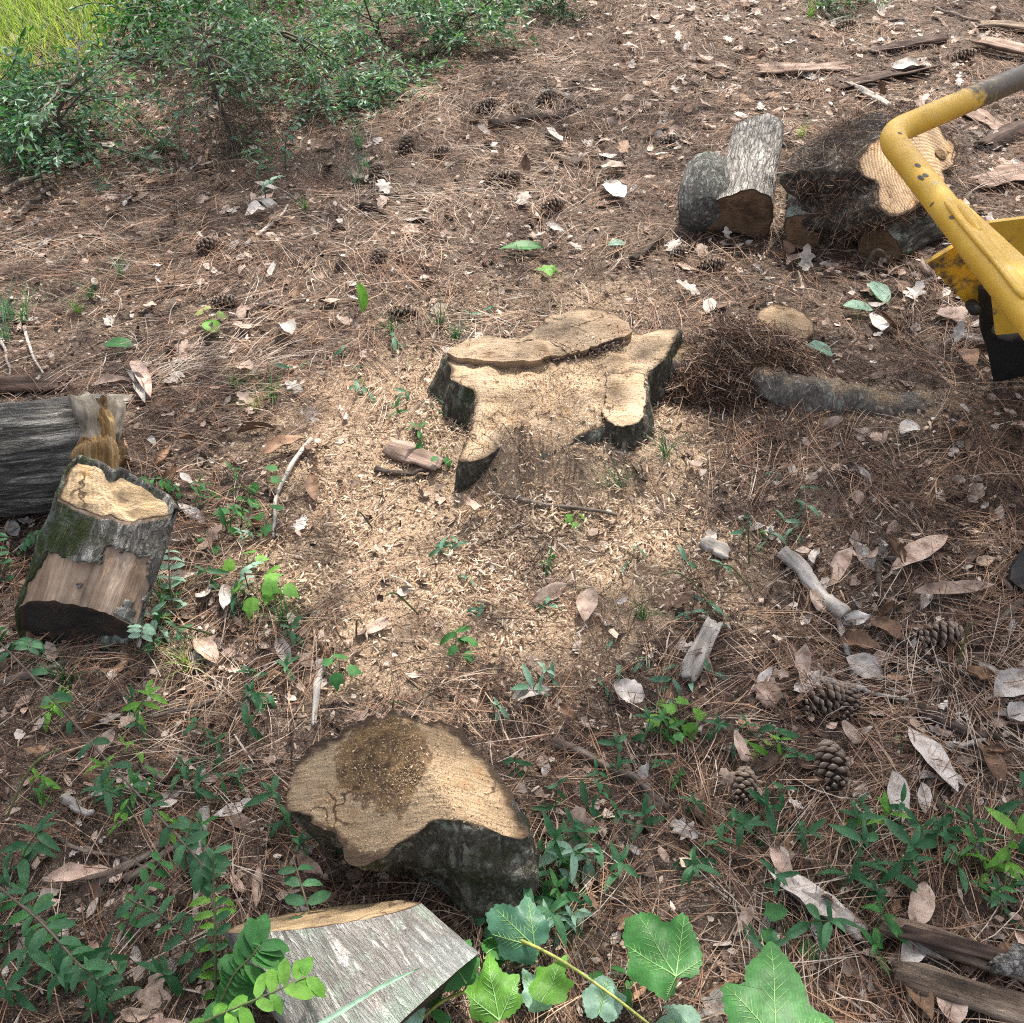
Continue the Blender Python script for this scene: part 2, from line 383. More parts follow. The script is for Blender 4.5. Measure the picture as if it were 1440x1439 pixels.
M_chip = m_rnd('wood chips', [(0, (.20, .125, .075)), (.25, (.42, .29, .19)), (.6, (.62, .475, .34)), (1, (.78, .67, .54))], .75, .25)
M_dust = m_rnd('sawdust', [(0, (.22, .14, .085)), (.4, (.49, .35, .225)), (1, (.70, .55, .39))], .9, .15)
M_dl = {'pinkish tan': m_deadleaf('leaf pinkish', (.55, .43, .355), (.27, .18, .135)), 'pale grey': m_deadleaf('leaf grey', (.52, .485, .45), (.25, .215, .19)),
        'brown': m_deadleaf('leaf brown', (.30, .185, .115), (.10, .058, .038)), 'dark': m_deadleaf('leaf dark', (.13, .085, .06), (.04, .027, .02)),
        'whitish': m_deadleaf('leaf whitish', (.70, .665, .62), (.40, .355, .32))}
M_sh = m_green('grey green shrub leaf', (.055, .14, .085), (.27, .42, .29), .4, .3)
M_gr = {'dark green': m_green('dark green leaf', (.028, .11, .045), (.06, .18, .075)), 'bluish green': m_green('bluish green leaf', (.075, .20, .125), (.15, .29, .195)),
        'bright green': m_green('bright green leaf', (.12, .31, .045), (.20, .42, .07), .5, .4), 'yellow green': m_green('yellow green leaf', (.17, .28, .06), (.46, .47, .18), .5, .4),
        'mid green': m_green('mid green leaf', (.03, .14, .032), (.065, .215, .05), .5, .25), 'pale green': m_green('pale green leaf', (.22, .37, .28), (.29, .46, .35), .5, .3)}
M_vein = m_plain('leaf vein', (.22, .40, .13), .5)
M_stemg = m_plain('green stem', (.10, .13, .045), .6); M_stemb = m_plain('brown stem', (.10, .078, .056), .7); M_stemy = m_plain('yellow green stem', (.30, .33, .08), .5)
M_twig = m_fibre('grey twig', (.05, .04, .033), (.17, .135, .11), (.33, .28, .235), 0, 90)
M_twigd = m_fibre('dark twig', (.022, .017, .014), (.06, .046, .038), (.14, .11, .09), 0, 90)
M_twigw = m_fibre('bleached wood', (.20, .175, .15), (.42, .385, .345), (.62, .59, .55), 0, 80)
M_cone = m_rnd('pine cone scale', [(0, (.05, .034, .026)), (.5, (.16, .11, .08)), (1, (.46, .38, .31))], .8, .2)
M_black = m_plain('black rubber', (.012, .012, .013), .6, 40, .5); M_steel = m_plain('dusty grey steel', (.10, .105, .105), .5, 30, .4, .3)
M_yel = m_yellow()
# ------------------------------------------------------------------ ground sheet
def axis(a, b, step, far):
    f = np.arange(a, b+1e-6, step); k = np.cumsum(.06*1.32**np.arange(26)); k = k[k < far]
    return np.concatenate([a-k[::-1], f, b+k])
gx, gy = axis(-3.2, 3.2, .022, 70), axis(.1, 6.4, .022, 70)
X, Y = np.meshgrid(gx, gy, indexing='ij')
fl = sstep(9, 5, np.abs(X))*sstep(12, 7, np.abs(Y-2))
Z = hf(X, Y)*fl
# slight hollows around the logs are left to the litter that is scattered next
gme = mk('ground', np.stack([X, Y, Z], -1), grid_faces(len(gx), len(gy)), M_ground, True, {'saw': sawmask(X, Y)})
tag(ob('ground', gme), kind='structure')
# ------------------------------------------------------------------ logs, stump (large structure)
def ringmesh(A, B, nr, amp, seed, stretch=.18, freq=38., bulge=0., endfade=.0):
    """rings from A (t=0) to B (t=1), displaced by furrows that run along the axis"""
    n = len(A); t = np.linspace(0, 1, nr)
    P = A[None]*(1-t)[:, None, None]+B[None]*t[:, None, None]
    cen = P.mean(1, keepdims=True); d = P-cen; L = np.linalg.norm(d, axis=2, keepdims=True); d = d/np.maximum(L, 1e-6)
    q = P.copy()
    f1 = fbm(q[..., 0]*freq, q[..., 1]*freq, q[..., 2]*freq*stretch, seed, 3)
    f2 = fbm(q[..., 0]*9, q[..., 1]*9, q[..., 2]*5, seed+50, 2)
    disp = amp*(-np.abs(f1)*2+.5)+amp*1.4*f2+bulge*np.sin(np.pi*t)[:, None]
    return P+d*disp[..., None]
def cap(ring, seed, amp=.004, nr=9, flip=False, dome=0.):
    c = ring.mean(0); n = len(ring)
    k = np.linspace(1, .04, nr)
    V = c[None, None]+(ring-c)[None]*k[:, None, None]
    nrm = np.cross(ring[n//3]-c, ring[2*n//3]-c); nrm = unit(nrm if np.linalg.norm(nrm) > 0 else (0, 0, 1))
    z = fbm(V[..., 0]*30, V[..., 1]*30, V[..., 2]*30, seed, 3)*amp*np.minimum(1, (1-k)*6)[:, None]+dome*(1-k**2)[:, None]
    V = V+nrm*z[..., None]
    V = V.reshape(-1, 3)
    i, j = np.meshgrid(np.arange(nr-1), np.arange(n), indexing='ij'); j2 = (j+1) % n
    Q = np.stack([i*n+j, i*n+j2, (i+1)*n+j2, (i+1)*n+j], -1).reshape(-1, 4)
    V = np.vstack([V, V[-n:].mean(0)]); a = np.arange(n)
    Tt = np.stack([(nr-1)*n+a, (nr-1)*n+(a+1) % n, np.full(n, len(V)-1)], -1)
    RIM[len(V)] = np.append(np.repeat(k, n), 0)
    return V, [Q, Tt]
RIM = {}
def logthing(name, label, cat, A, B, mbark, mA, mB, seed, amp=.006, nring=36, freq=38., bulge=0., npts=120, short=None, group=None, capamp=.004, domeA=0., barkname='bark', endname='cut_end', xh=(1, 0, 0)):
    A = resample(A, npts); B = resample(B, npts)
    allp = np.vstack([A, B]); o = np.array([allp[:, 0].mean(), allp[:, 1].mean(), allp[:, 2].min()])
    M = frame(o, A.mean(0)-B.mean(0), xh)
    root = thing(name, label, cat, M, group, short)
    a, b = tolocal(M, A), tolocal(M, B)
    P = ringmesh(a, b, nring, amp, seed, freq=freq, bulge=bulge)
    V = P.reshape(-1, 3); n = npts
    k, j = np.meshgrid(np.arange(nring-1), np.arange(n), indexing='ij'); j2 = (j+1) % n
    ob(barkname, mk(barkname, V, np.stack([k*n+j, k*n+j2, (k+1)*n+j2, (k+1)*n+j], -1).reshape(-1, 4), mbark, True), root)
    va, fa = cap(P[0], seed+1, capamp, dome=domeA); ob(endname, mk(endname, va, fa, mA, True, {'rim': RIM[len(va)]}), root)
    vb, fb = cap(P[-1], seed+2, capamp); ob(endname, mk(endname, vb, fb, mB, True, {'rim': RIM[len(vb)]}), root)
    return root, M, P
def pp(pts, p0, n): return np.array([onPlane(x, y, p0, n) for x, y in pts])
def ell(c, u, v, ru, rv, k=40, start=0., sup=2.):
    a = np.arange(k)/k*2*np.pi+start; ca, sa = np.cos(a), np.sin(a)
    ca = np.sign(ca)*np.abs(ca)**(2/sup); sa = np.sign(sa)*np.abs(sa)**(2/sup)
    return np.array(c)+np.outer(ca*ru, unit(u))+np.outer(sa*rv, unit(v))
Z_ = (0, 0, 1.)
# -- A: long grey log of the pile, lying away from the camera
B_gl = m_bark('grey furrowed bark', (.035, .031, .028), (.19, .172, .155), (.46, .435, .40), 0, .10, st=.12, sc=78, bd=.02, vw_=.5)
E_dark = m_wood('weathered brown end', (.12, .075, .046), (.25, .16, .10), stain_amt=.6, stain=(.045, .027, .018), ringsc=70, grit=.3)
p0 = onY(1040, 335, 3.03)
A_ = pp([(998, 290), (1010, 281), (1032, 275), (1053, 267), (1071, 272), (1084, 279), (1086, 299), (1083, 321), (1076, 341), (1062, 337), (1044, 329), (1022, 326), (1004, 325), (986, 326), (1000, 312)], p0, (-.15, -1, -.12))
cA = A_.mean(0); ax = unit((.19, .73, -.02))
Bk = (A_-cA)*.92+cA+ax*.70; Bk[:, 2] += .005
logA = logthing('log', 'longest grey furrowed log of the pile with a brown sawn end facing forward', 'log', A_, Bk, B_gl, E_dark, E_dark, 3, amp=.006, nring=60, short='the long grey furrowed log')
# -- stub beside it
c = GT(985, 300, .07); ax = unit((-.12, -.6, -.45))
p1 = c+np.array([0, -.02, .0]); p2 = c-ax*.17
logS = logthing('log', 'short lichen grey log stub leaning on the left side of the pile', 'log', ell(p1, (1, -.1, 0), (0, -.3, 1), .068, .07), ell(p2, (1, -.1, 0), (0, -.5, 1), .06, .062), SB if 'SB' in globals() else m_bark('speckled grey bark', (.04, .04, .036), (.15, .147, .135), (.33, .325, .30), .1, .2, st=.5, sc=90, seed=2), m_bark('stub end', (.05, .05, .045), (.15, .147, .135), (.33, .325, .30), .1, .2, st=1, sc=90, seed=5), m_bark('stub top', (.05, .05, .045), (.15, .155, .14), (.3, .31, .29), .2, .5, st=1, sc=90, seed=5), 8, amp=.008, bulge=.012, domeA=.025, short='the short log stub')
# -- B: small middle log
p0 = onY(1128, 352, 2.93)
A_ = pp([(1103, 309), (1114, 305), (1136, 303), (1149, 312), (1154, 327), (1152, 351), (1129, 353), (1105, 346)], p0, (-.1, -1, .1))
cA = A_.mean(0); Bk = (A_-cA)*.5+cA+np.array([.10, .52, .02])
logB = logthing('log', 'narrow brown log with a pale green lichen patch between the bigger pile logs', 'log', A_, Bk, m_bark('brown bark', (.05, .036, .028), (.14, .105, .085), (.26, .21, .175), 0, .5, st=.2, sc=70, seed=4), m_wood('brown end', (.17, .11, .07), (.26, .17, .105), stain_amt=.4, ringsc=70), E_dark, 12, amp=.005, short='the narrow lichen spotted log')
# -- C: dirt covered butt with the bright lobed cut
nC = unit((.46, -.42, .78)); p0 = np.array(G(1275, 236, .22))
A_ = pp([(1203, 229), (1215, 214), (1230, 196), (1258, 176), (1285, 167), (1307, 162), (1326, 176), (1324, 192), (1340, 199), (1347, 214), (1343, 232), (1328, 241), (1331, 254), (1324, 270), (1307, 281), (1291, 291), (1273, 299), (1252, 302), (1238, 294), (1234, 281), (1236, 263), (1224, 254), (1210, 246)], p0, nC)
cA = A_.mean(0); rel = A_-cA
Bk = rel*1.16+cA+np.array([-.175, .10, -.085]); Bk[:, 2] = np.maximum(Bk[:, 2], -.03); A2 = A_.copy()
B_dirt = m_bark('dirt caked bark', (.022, .018, .015), (.095, .08, .067), (.27, .245, .215), 0, 0, st=.9, sc=60, bd=.03, seed=6)
W_bright = m_wood('fresh bright end grain', (.58, .36, .185), (.78, .595, .40), stain_amt=.42, stain=(.40, .21, .085), ringsc=26, kerf=26, kerfrot=1.9, grit=.12, ringc=(.03, 0), ringmix=.5, kmix=.04)
logC, MC, PC = logthing('log', 'dirt caked log butt with a bright lobed cut face behind the yellow bar', 'log', A2, Bk, B_dirt, W_bright, B_dirt, 17, amp=.012, bulge=.035, nring=40, freq=26, short='the dirt caked log butt')
vk, fk = tube(np.array([[0, 0, 0], [0, 0, .0015]]), [.022, .019], 18, True, 1.2)
# knot where a branch grew, on the right lobe of the cut
kc = tolocal(MC, [onPlane(1323, 217, p0+nC*.004, nC)])[0]; kn = tolocal(MC, [p0+nC])[0]-tolocal(MC, [p0])[0]
ob('knot', mk('knot', vk, fk, m_wood('knot wood', (.22, .13, .065), (.42, .28, .15), stain_amt=.5, ringsc=60), True), logC, frame(kc, kn))
# -- D: low dark chunk under C
nD = unit((-.25, -.9, .25)); p0 = np.array(GT(1238, 366, .01))
A_ = pp([(1205, 348), (1212, 326), (1233, 319), (1250, 328), (1264, 345), (1270, 364), (1236, 370), (1208, 366)], p0, nD)
cA = A_.mean(0); Bk = (A_-cA)*1.05+cA+np.array([.26, .20, .0])
logD = logthing('log', 'low dark log chunk lying under the bright cut log butt', 'log', A_, Bk, m_bark('dark mossy bark', (.02, .018, .015), (.07, .062, .052), (.17, .155, .13), .3, .35, sc=60, seed=8), m_wood('dull brown end', (.13, .085, .05), (.21, .14, .085), stain_amt=.4, ringsc=70), E_dark, 23, amp=.007, short='the low dark log chunk')
# -- E: big grey log at the left edge
c1 = np.array([-.895, 1.80, .115]); ax = unit((1, .16, .0)); cE2 = c1-ax*1.35
Eu, Ev = (-.16, 1, 0), Z_
B_E = m_bark('old grey bark', (.03, .028, .026), (.125, .118, .108), (.36, .34, .305), .25, .12, st=.10, sc=60, bd=.028, seed=3, pale=None)
logE, ME, PE = logthing('log', 'big weathered grey log entering from the left edge with a rotten broken end', 'log', ell(c1, Eu, Ev, .115, .125), ell(cE2, Eu, Ev, .125, .13), B_E, m_fibre('rotten wood', (.05, .03, .018), (.16, .10, .05), (.34, .23, .11), 2, 60, .01), E_dark, 31, amp=.010, nring=90, npts=140, freq=30, short='the big grey log', endname='broken_end', capamp=.03)
# curled bark lip and split pieces at the broken end
def slabmesh(L, W, Tk, seed, nx=22, ny=7, curl=0., jag=.25, ridg=.25, bend=0., taper=0.):
    """a split slab: top and bottom sheets with ragged rims; x along the grain"""
    u = np.linspace(0, 1, nx); v = np.linspace(-1, 1, ny)
    U, Vv = np.meshgrid(u, v, indexing='ij')
    e0 = vn(v*3.1+seed, v*0, 0, seed)*jag*.25; e1 = vn(v*3.3+seed, v*0+5, 0, seed)*jag*.25
    xx = L*((U-.5)*(1+(e0*-(1-U)*1+e1*U)*1.))
    wv_ = 1+jag*.5*vn(u*6+seed, u*0+2, 0, seed+3)
    yy = W/2*Vv*wv_[:, None]*(1-taper*np.abs(U*2-1)**2)
    zz = ridg*Tk*fbm(U*3+seed, Vv*5, 0, seed+4, 2)*1.4+curl*W*(Vv**2)+bend*L*((U-.5)**2)*4
    th = Tk*(.55+.45*np.sqrt(np.clip(1-Vv**2, 0, 1)))*(1-.5*np.abs(U*2-1)**4)
    top = np.stack([xx, yy, zz+th], -1).reshape(-1, 3); bot = np.stack([xx, yy, zz], -1).reshape(-1, 3)
    f = grid_faces(nx, ny); nb = nx*ny
    idx = np.concatenate([np.arange(nx)*ny, (nx-1)*ny+np.arange(1, ny), (np.arange(nx-2, -1, -1))*ny+ny-1, np.arange(ny-2, 0, -1)])
    j = np.roll(idx, -1)
    side = np.stack([idx, j, j+nb, idx+nb], -1)
    return np.vstack([top, bot]), [f, f[:, ::-1]+nb, side[:, ::-1]]
def place(p, yaw=0., pitch=0., roll=0., sc=1.):
    return Matrix.Translation(Vector(p))@Matrix.Rotation(yaw, 4, 'Z')@Matrix.Rotation(pitch, 4, 'Y')@Matrix.Rotation(roll, 4, 'X')@Matrix.Scale(sc, 4)
def splinter(L, W, Tk, seed, n=44, K=26):
    a = np.arange(n)/n*2*np.pi; r0 = 1/np.maximum(np.abs(np.cos(a))**3+np.abs(np.sin(a))**3, .2)**(1/3)
    r0 = r0*(1+.16*vn(a*5, a*0, 0, seed)+.10*vn(a*14, a*0, 0, seed+1))
    e0, e1 = .12*vn(a*7, a*0, 0, seed+2), .12*vn(a*7, a*0, 0, seed+3); t_ = np.linspace(0, 1, K)
    V = []
    for i, q in enumerate(t_):
        w_ = 1-.25*abs(2*q-1)**6+.05*vn(a*3, a*0+q*6, 0, seed+5)-.12*np.maximum(0, vn(a*2+3, a*0+q*4, 0, seed+6))
        V.append(np.column_stack([L*(q-.5+e0*(1-q)**3+e1*q**3), np.cos(a)*r0*W/2*w_, np.sin(a)*r0*Tk/2*w_]))
    V = np.array(V).reshape(-1, 3); k, j = np.meshgrid(np.arange(K-1), np.arange(n), indexing='ij'); j2 = (j+1) % n
    c0, c1 = V[:n].mean(0)+[L*.06, 0, 0], V[-n:].mean(0)-[L*.06, 0, 0]; m_ = len(V); V = np.vstack([V, c0, c1]); q_ = np.arange(n)
    return V, [np.stack([k*n+j, k*n+j2, (k+1)*n+j2, (k+1)*n+j], -1).reshape(-1, 4), np.concatenate([np.stack([(q_+1) % n, q_, np.full(n, m_)], -1), np.stack([(K-1)*n+q_, (K-1)*n+(q_+1) % n, np.full(n, m_+1)], -1)])]
M_rot = m_fibre('rotten yellow wood', (.16, .09, .04), (.48, .31, .14), (.74, .58, .35), 0, 60, .008)
M_rotg = m_fibre('grey rotten wood', (.14, .115, .085), (.34, .29, .225), (.55, .49, .41), 0, 60, .006)
v_, f_ = slabmesh(.19, .075, .035, 41, curl=-.15, jag=.5, ridg=.5)
Mi = ME.inverted()
ob('bark_lip', mk('bark_lip', v_, f_, M_rotg, True), logE, Mi@place(onY(121, 612, 1.72)+np.array([-.01, .02, -.03]), R(92), R(-62), R(95)))
for i, (px, py, Yy, L, W, Tk, ya, pi_, ro, mt, lb, sh) in enumerate([
    (137, 617, 1.76, .115, .075, .05, 85, -72, 60, M_rot, 'orange and yellow rotten wood block standing against the broken log end', 'the orange rotten wood block'),
    (152, 588, 1.86, .09, .06, .035, 80, -40, 30, M_rotg, 'grey brown rotten wood piece beside the broken log end', 'the grey rotten wood piece'),
    (146, 563, 1.93, .10, .075, .012, 8, 6, -18, M_rotg, 'flat pale grey bark plate behind the broken log end', 'the flat pale bark plate'),
    (135, 650, 1.66, .09, .085, .05, 70, -66, 75, M_rot, 'lower yellowish rotten wood block wedged above the leaning log chunk', 'the lower rotten wood block')]):
    v_, f_ = splinter(L, W, Tk, 60+i*7)
    p = onY(px, py, Yy)
    o = ob('rotten_wood', mk('rotten_wood', v_, f_, mt, False), None, place(p, R(ya), R(pi_), R(ro)))
    tag(o, lb, 'wood piece', 'rotten pieces by the broken log'); land(sh, p[0], p[1])
# -- F: leaning chunk at left
nF1 = unit((.12, -.50, .86)); pF1 = np.array(G(163, 700, .25))
topF = pp([(81, 697), (90, 678), (111, 648), (122, 645), (145, 656), (172, 667), (206, 681), (233, 695), (246, 712), (239, 726), (211, 734), (178, 736), (150, 728), (119, 715), (94, 706)], pF1, nF1)
nF2 = unit((-.15, -.93, .10)); pF2 = np.array(GT(110, 908, .0))
botF = pp([(25, 868), (32, 852), (48, 843), (70, 846), (110, 852), (150, 862), (180, 878), (193, 884), (192, 893), (178, 903), (145, 911), (110, 917), (78, 916), (50, 908), (32, 892)], pF2, nF2)
botF = np.vstack([botF[:1], botF[1:][::-1]])
B_F = m_bark('flaking bark with bare wood', (.05, .045, .038), (.17, .155, .135), (.40, .38, .34), .45, .32, st=.25, sc=80, bd=.02, seed=11, mdir=(-1.0, 0, 0))
W_F = m_wood('yellow stained cut', (.52, .36, .19), (.70, .53, .34), stain_amt=.30, stain=(.42, .22, .05), ringsc=50, kerf=50, kerfrot=.2, grit=.4)
logF, MF, PF = logthing('log', 'leaning log chunk at left with a yellow stained cut top and dark hollow bottom end', 'log', topF, botF, B_F, W_F, m_wood('dark bottom end', (.028, .024, .02), (.06, .05, .042), stain=(.08, .04, .015), stain_amt=.45, ringsc=60, grit=.1), 43, amp=.010, nring=56, freq=26, bulge=.006, short='the leaning log chunk', capamp=.012)  # bottom end gets a near-black brown
# bare pinkish inner wood; the bark is a shell 7 mm thick with a torn edge
bk_ = next(c for c in logF.children if c.name.startswith('bark')); bk_.name = 'bare_wood'; bk_.data.name = 'bare_wood'
bk_.data.materials[0] = m_fibre('bare pinkish wood', (.17, .105, .065), (.46, .325, .225), (.70, .55, .42), 2, 30, .012)
Kn, Nn = PF.shape[:2]; cen = PF.mean(1, keepdims=True); dF = PF-cen; dF /= np.linalg.norm(dF, axis=2, keepdims=True)
jc = int(np.argmin(np.linalg.norm(PF[42]-tolocal(MF, [onPlane(118, 835, pF2, nF2)])[0], axis=1)))
kk_, jj_ = np.meshgrid(np.linspace(0, 1, Kn), np.arange(Nn), indexing='ij')
du = ((jj_-jc+Nn/2) % Nn-Nn/2)/21.
hole = (du+.25*(1-kk_))**2*(.7+.6*(1-kk_))+((kk_-1.02)/.72)**2+1.15*fbm(PF[..., 0]*22, PF[..., 1]*22, PF[..., 2]*16, 12, 4) < .86
shell = PF+dF*(.007+.004*fbm(PF[..., 0]*45, PF[..., 1]*45, PF[..., 2]*14, 4, 3)[..., None])
fq = np.array([(k*Nn+q, k*Nn+(q+1) % Nn, (k+1)*Nn+(q+1) % Nn, (k+1)*Nn+q) for k in range(Kn-1) for q in range(Nn) if not hole[k, q]])
us = np.unique(fq); rm = np.zeros(Kn*Nn, int); rm[us] = np.arange(len(us))
bo = ob('bark', mk('bark', shell.reshape(-1, 3)[us], rm[fq], B_F, True), logF)
so = bo.modifiers.new('thickness', 'SOLIDIFY'); so.thickness = .009; so.offset = -1
# -- G: big round stump chunk, lower middle
n1 = unit((-.22, -.42, .88)); n2 = unit((.50, .02, .86)); pr = np.array(G(600, 1075, .235))
out = [(394, 1120), (400, 1093), (421, 1068), (442, 1055), (469, 1042), (499, 1026), (528, 1009), (558, 1003), (584, 1013), (633, 1022), (672, 1065), (704, 1101), (726, 1150), (735, 1182), (712, 1178), (682, 1163), (640, 1156), (613, 1156), (584, 1179), (551, 1195), (518, 1205), (492, 1192), (470, 1173), (447, 1156), (420, 1143), (404, 1145)]
def gsurf(x, y):
    o = np.array([0, 0, CAMH]); d = ray(x, y)
    ts = [np.dot(pr-o, n)/np.dot(d, n) for n in (n1, n2)]
    return o+d*max(ts)
o2 = resample(np.array(out, float), 130, 1); o2 = np.array([575., 1090.])+(o2-[575., 1090.])*(1+.014*vn(np.arange(130)*.8, np.zeros(130), 0, 6)+.008*vn(np.arange(130)*2.3, np.zeros(130), 0, 7))[:, None]
c2 = np.array([575., 1090.])
top3 = np.array([gsurf(*q) for q in o2])
gb = np.array([G(x, y, -.01) for x, y in [(470, 1178), (478, 1160), (492, 1142), (512, 1130), (530, 1122), (550, 1118), (572, 1116), (600, 1117), (625, 1122), (655, 1130), (690, 1150), (718, 1180), (734, 1215), (742, 1255), (728, 1290), (700, 1308), (672, 1305), (650, 1290), (632, 1268), (612, 1245), (585, 1230), (555, 1222), (525, 1215), (500, 1208), (484, 1200), (474, 1190)]])
gb = resample(gb, 130)
oG = np.array([gb[:, 0].mean(), gb[:, 1].mean(), 0.]); MG = frame(oG, Z_)
logG = thing('stump_chunk', 'big round stump chunk with a sawn tan top and dark stained centre', 'stump chunk', MG, None, 'the big round stump chunk')
a, b = tolocal(MG, top3), tolocal(MG, gb)
P = ringmesh(a, b, 44, .016, 57, stretch=.5, freq=26, bulge=.012)
n = 130; k, j = np.meshgrid(np.arange(43), np.arange(n), indexing='ij'); j2 = (j+1) % n
ob('bark', mk('bark', P.reshape(-1, 3), np.stack([k*n+j, (k+1)*n+j, (k+1)*n+j2, k*n+j2], -1).reshape(-1, 4), m_bark('dark knobbly bark', (.04, .035, .028), (.14, .125, .10), (.32, .295, .25), .50, .28, st=.5, sc=70, bd=.03, seed=14), True), logG)
kk = np.linspace(1, .03, 26); rows = []
for i, s in enumerate(kk):
    rr = np.array([gsurf(*(c2+(q-c2)*s)) for q in o2])
    rows.append(tolocal(MG, rr) if i else P[0])
V = np.array(rows); V[1:, :, 2] += (fbm(V[1:, :, 0]*28, V[1:, :, 1]*28, 0, 5, 4)*.006-.010*gau(V[1:, :, 0], V[1:, :, 1], tolocal(MG, [gsurf(525, 1085)])[0], .07, .05))
i, j = np.meshgrid(np.arange(25), np.arange(n), indexing='ij'); j2 = (j+1) % n
stc = tolocal(MG, [gsurf(543, 1070)])[0]
GTOP = V[2:].reshape(-1, 3).copy()
W_G = m_wood('sawn tan face with dark heart', (.30, .205, .12), (.52, .39, .25), stain_amt=.42, stain=(.20, .11, .045), stain_c=(stc[0], stc[1]), stain_r=.072, ringsc=55, kerf=60, kerfrot=.4, grit=.75, ringmix=.07)
ob('cut_face', mk('cut_face', np.vstack([V.reshape(-1, 3), V[-1].mean(0)]), [np.stack([i*n+j, i*n+j2, (i+1)*n+j2, (i+1)*n+j], -1).reshape(-1, 4), np.stack([25*n+np.arange(n), 25*n+(np.arange(n)+1) % n, np.full(n, 26*n)], -1)], W_G, True, {'rim': np.append(np.repeat(kk, n), 0)*.985}), logG)
# -- H: pale log at the bottom
uH = unit((.246, .047, 0)); axH = unit((.172, -.125, 0))
cH1 = (G(310, 1270, .2)+G(570, 1228, .2))/2; cH1[2] = .115
vH = unit(np.array(Z_)+.95*axH)
e1 = ell(cH1, uH, vH, .128, .125, 48, sup=2.0); e1 = cH1+(e1-cH1)*(1+.035*vn(np.arange(48)*.8, np.zeros(48), 0, 14))[:, None]
cH2 = (G(672, 1323, .15)+G(440, 1535, .15))/2; cH2[2] = .10
uH2 = unit(G(672, 1323, .15)-G(440, 1535, .15))
e2 = ell(cH2, uH2, unit(np.array(Z_)+.30*axH), .137, .112, 48, sup=2.0); e2 = cH2+(e2-cH2)*(1+.04*vn(np.arange(48)*.8, np.zeros(48), 0, 15))[:, None]
B_H = m_bark('pale lichen bark', (.13, .117, .10), (.29, .27, .245), (.46, .44, .41), .22, .42, pale=(.52, .54, .52), st=.16, sc=130, bd=.010, seed=21)
logH, MH, PH = logthing('log', 'pale grey log with white lichen bark and a thin tan cut rim, bottom centre left', 'log', e1, e2, B_H, m_wood('tan weathered cut', (.36, .25, .14), (.54, .40, .24), stain_amt=.35, stain=(.1, .06, .03), ringsc=60, kerf=20, grit=.4), m_wood('dark end', (.05, .038, .028), (.10, .075, .055), stain_amt=.4, ringsc=70), 71, amp=.005, nring=48, npts=140, freq=34, short='the pale lichen log', capamp=.008)
# -- J: thin wood slice
cJ = GT(1103, 456, .030)
eJ = ell(cJ, (1, .1, -.08), (0, 1, .02), .082, .10, 40); eJ = cJ+(eJ-cJ)*(1+.10*vn(np.arange(40)*.45, np.zeros(40), 0, 9))[:, None]
logJ = logthing('wood_slice', 'thin round wood slice dusted with sawdust behind the stump root', 'wood slice', eJ, eJ*1.0-np.array([0, 0, .05]), m_bark('slice bark', (.05, .036, .025), (.13, .09, .06), (.24, .18, .125), seed=9), m_wood('dusty slice', (.25, .17, .105), (.46, .34, .22), stain_amt=.5, stain=(.12, .07, .035), grit=.9), E_dark, 77, amp=.004, nring=8, short='the round wood slice')
# -- I: the stump
ZS = .135
sc_ = lambda L: [(600+x*.2778, 420+y*.2778) for x, y in L]
stump_px = sc_([(88, 295), (150, 240), (220, 205), (300, 215), (360, 245), (430, 240), (520, 175), (600, 115), (720, 62), (800, 57), (940, 82), (1020, 130), (1050, 175), (1120, 178), (1200, 160), (1290, 165), (1250, 250), (1190, 325), (1115, 375), (1108, 480), (1112, 560), (1085, 620), (1010, 655), (940, 645), (900, 615), (885, 640), (780, 662), (700, 697), (600, 737), (555, 712), (520, 650), (490, 622), (430, 662), (350, 712), (260, 760), (165, 775), (155, 745), (200, 660), (242, 560), (250, 465), (180, 443), (120, 420), (125, 380), (118, 345)])
tp = resample(np.array([G(x, y, ZS) for x, y in stump_px]), 200, 1)
cS = np.append(tp[:, :2].mean(0), 0.)
MS = frame(cS, Z_)
stump = thing('tree_stump', 'low sawn tree stump with lobed tan top in the middle of the sawdust', 'stump', MS, None, 'the sawn stump')
a = tolocal(MS, tp)
ang = np.arctan2(a[:, 1], a[:, 0])
flare = 1.10+.12*vn(np.cos(ang)*3, np.sin(ang)*3, 0, 8)+.20*np.exp(-((ang+.9)/.45)**2)+.12*np.exp(-((np.abs(ang)-2.9)/.4)**2)
b = a.copy(); b[:, 0] *= flare; b[:, 1] *= flare; b[:, 2] = -.04
b = resample(b, 200, 2) if False else (b+np.roll(b, 2, 0)+np.roll(b, -2, 0))/3
a[:, 2] += .012*vn(a[:, 0]*9, a[:, 1]*9, 0, 31)-.016*sstep(0, -.25, a[:, 1])
for (zx, zy, am, sg) in ((640, 690, .022, .07), (210, 720, .026, .08), (1250, 200, -.012, .06)):
    q_ = tolocal(MS, [G(600+zx*.2778, 420+zy*.2778, ZS)])[0]; a[:, 2] -= am*gau(a[:, 0], a[:, 1], q_, sg, sg)
a[:, :2] *= 1+.012*vn(np.arange(200)*.9, np.zeros(200), 0, 4)[:, None]
P = ringmesh(a, b, 26, .009, 83, stretch=.6, freq=24)
P[0] = a
n = 200; k, j = np.meshgrid(np.arange(25), np.arange(n), indexing='ij'); j2 = (j+1) % n
ob('bark', mk('bark', P.reshape(-1, 3), np.stack([k*n+j, k*n+j2, (k+1)*n+j2, (k+1)*n+j], -1).reshape(-1, 4)[:, ::-1], m_bark('mossy stump bark', (.03, .026, .02), (.10, .09, .072), (.24, .22, .18), .45, .2, st=.5, sc=70, bd=.02, seed=17), True), stump)
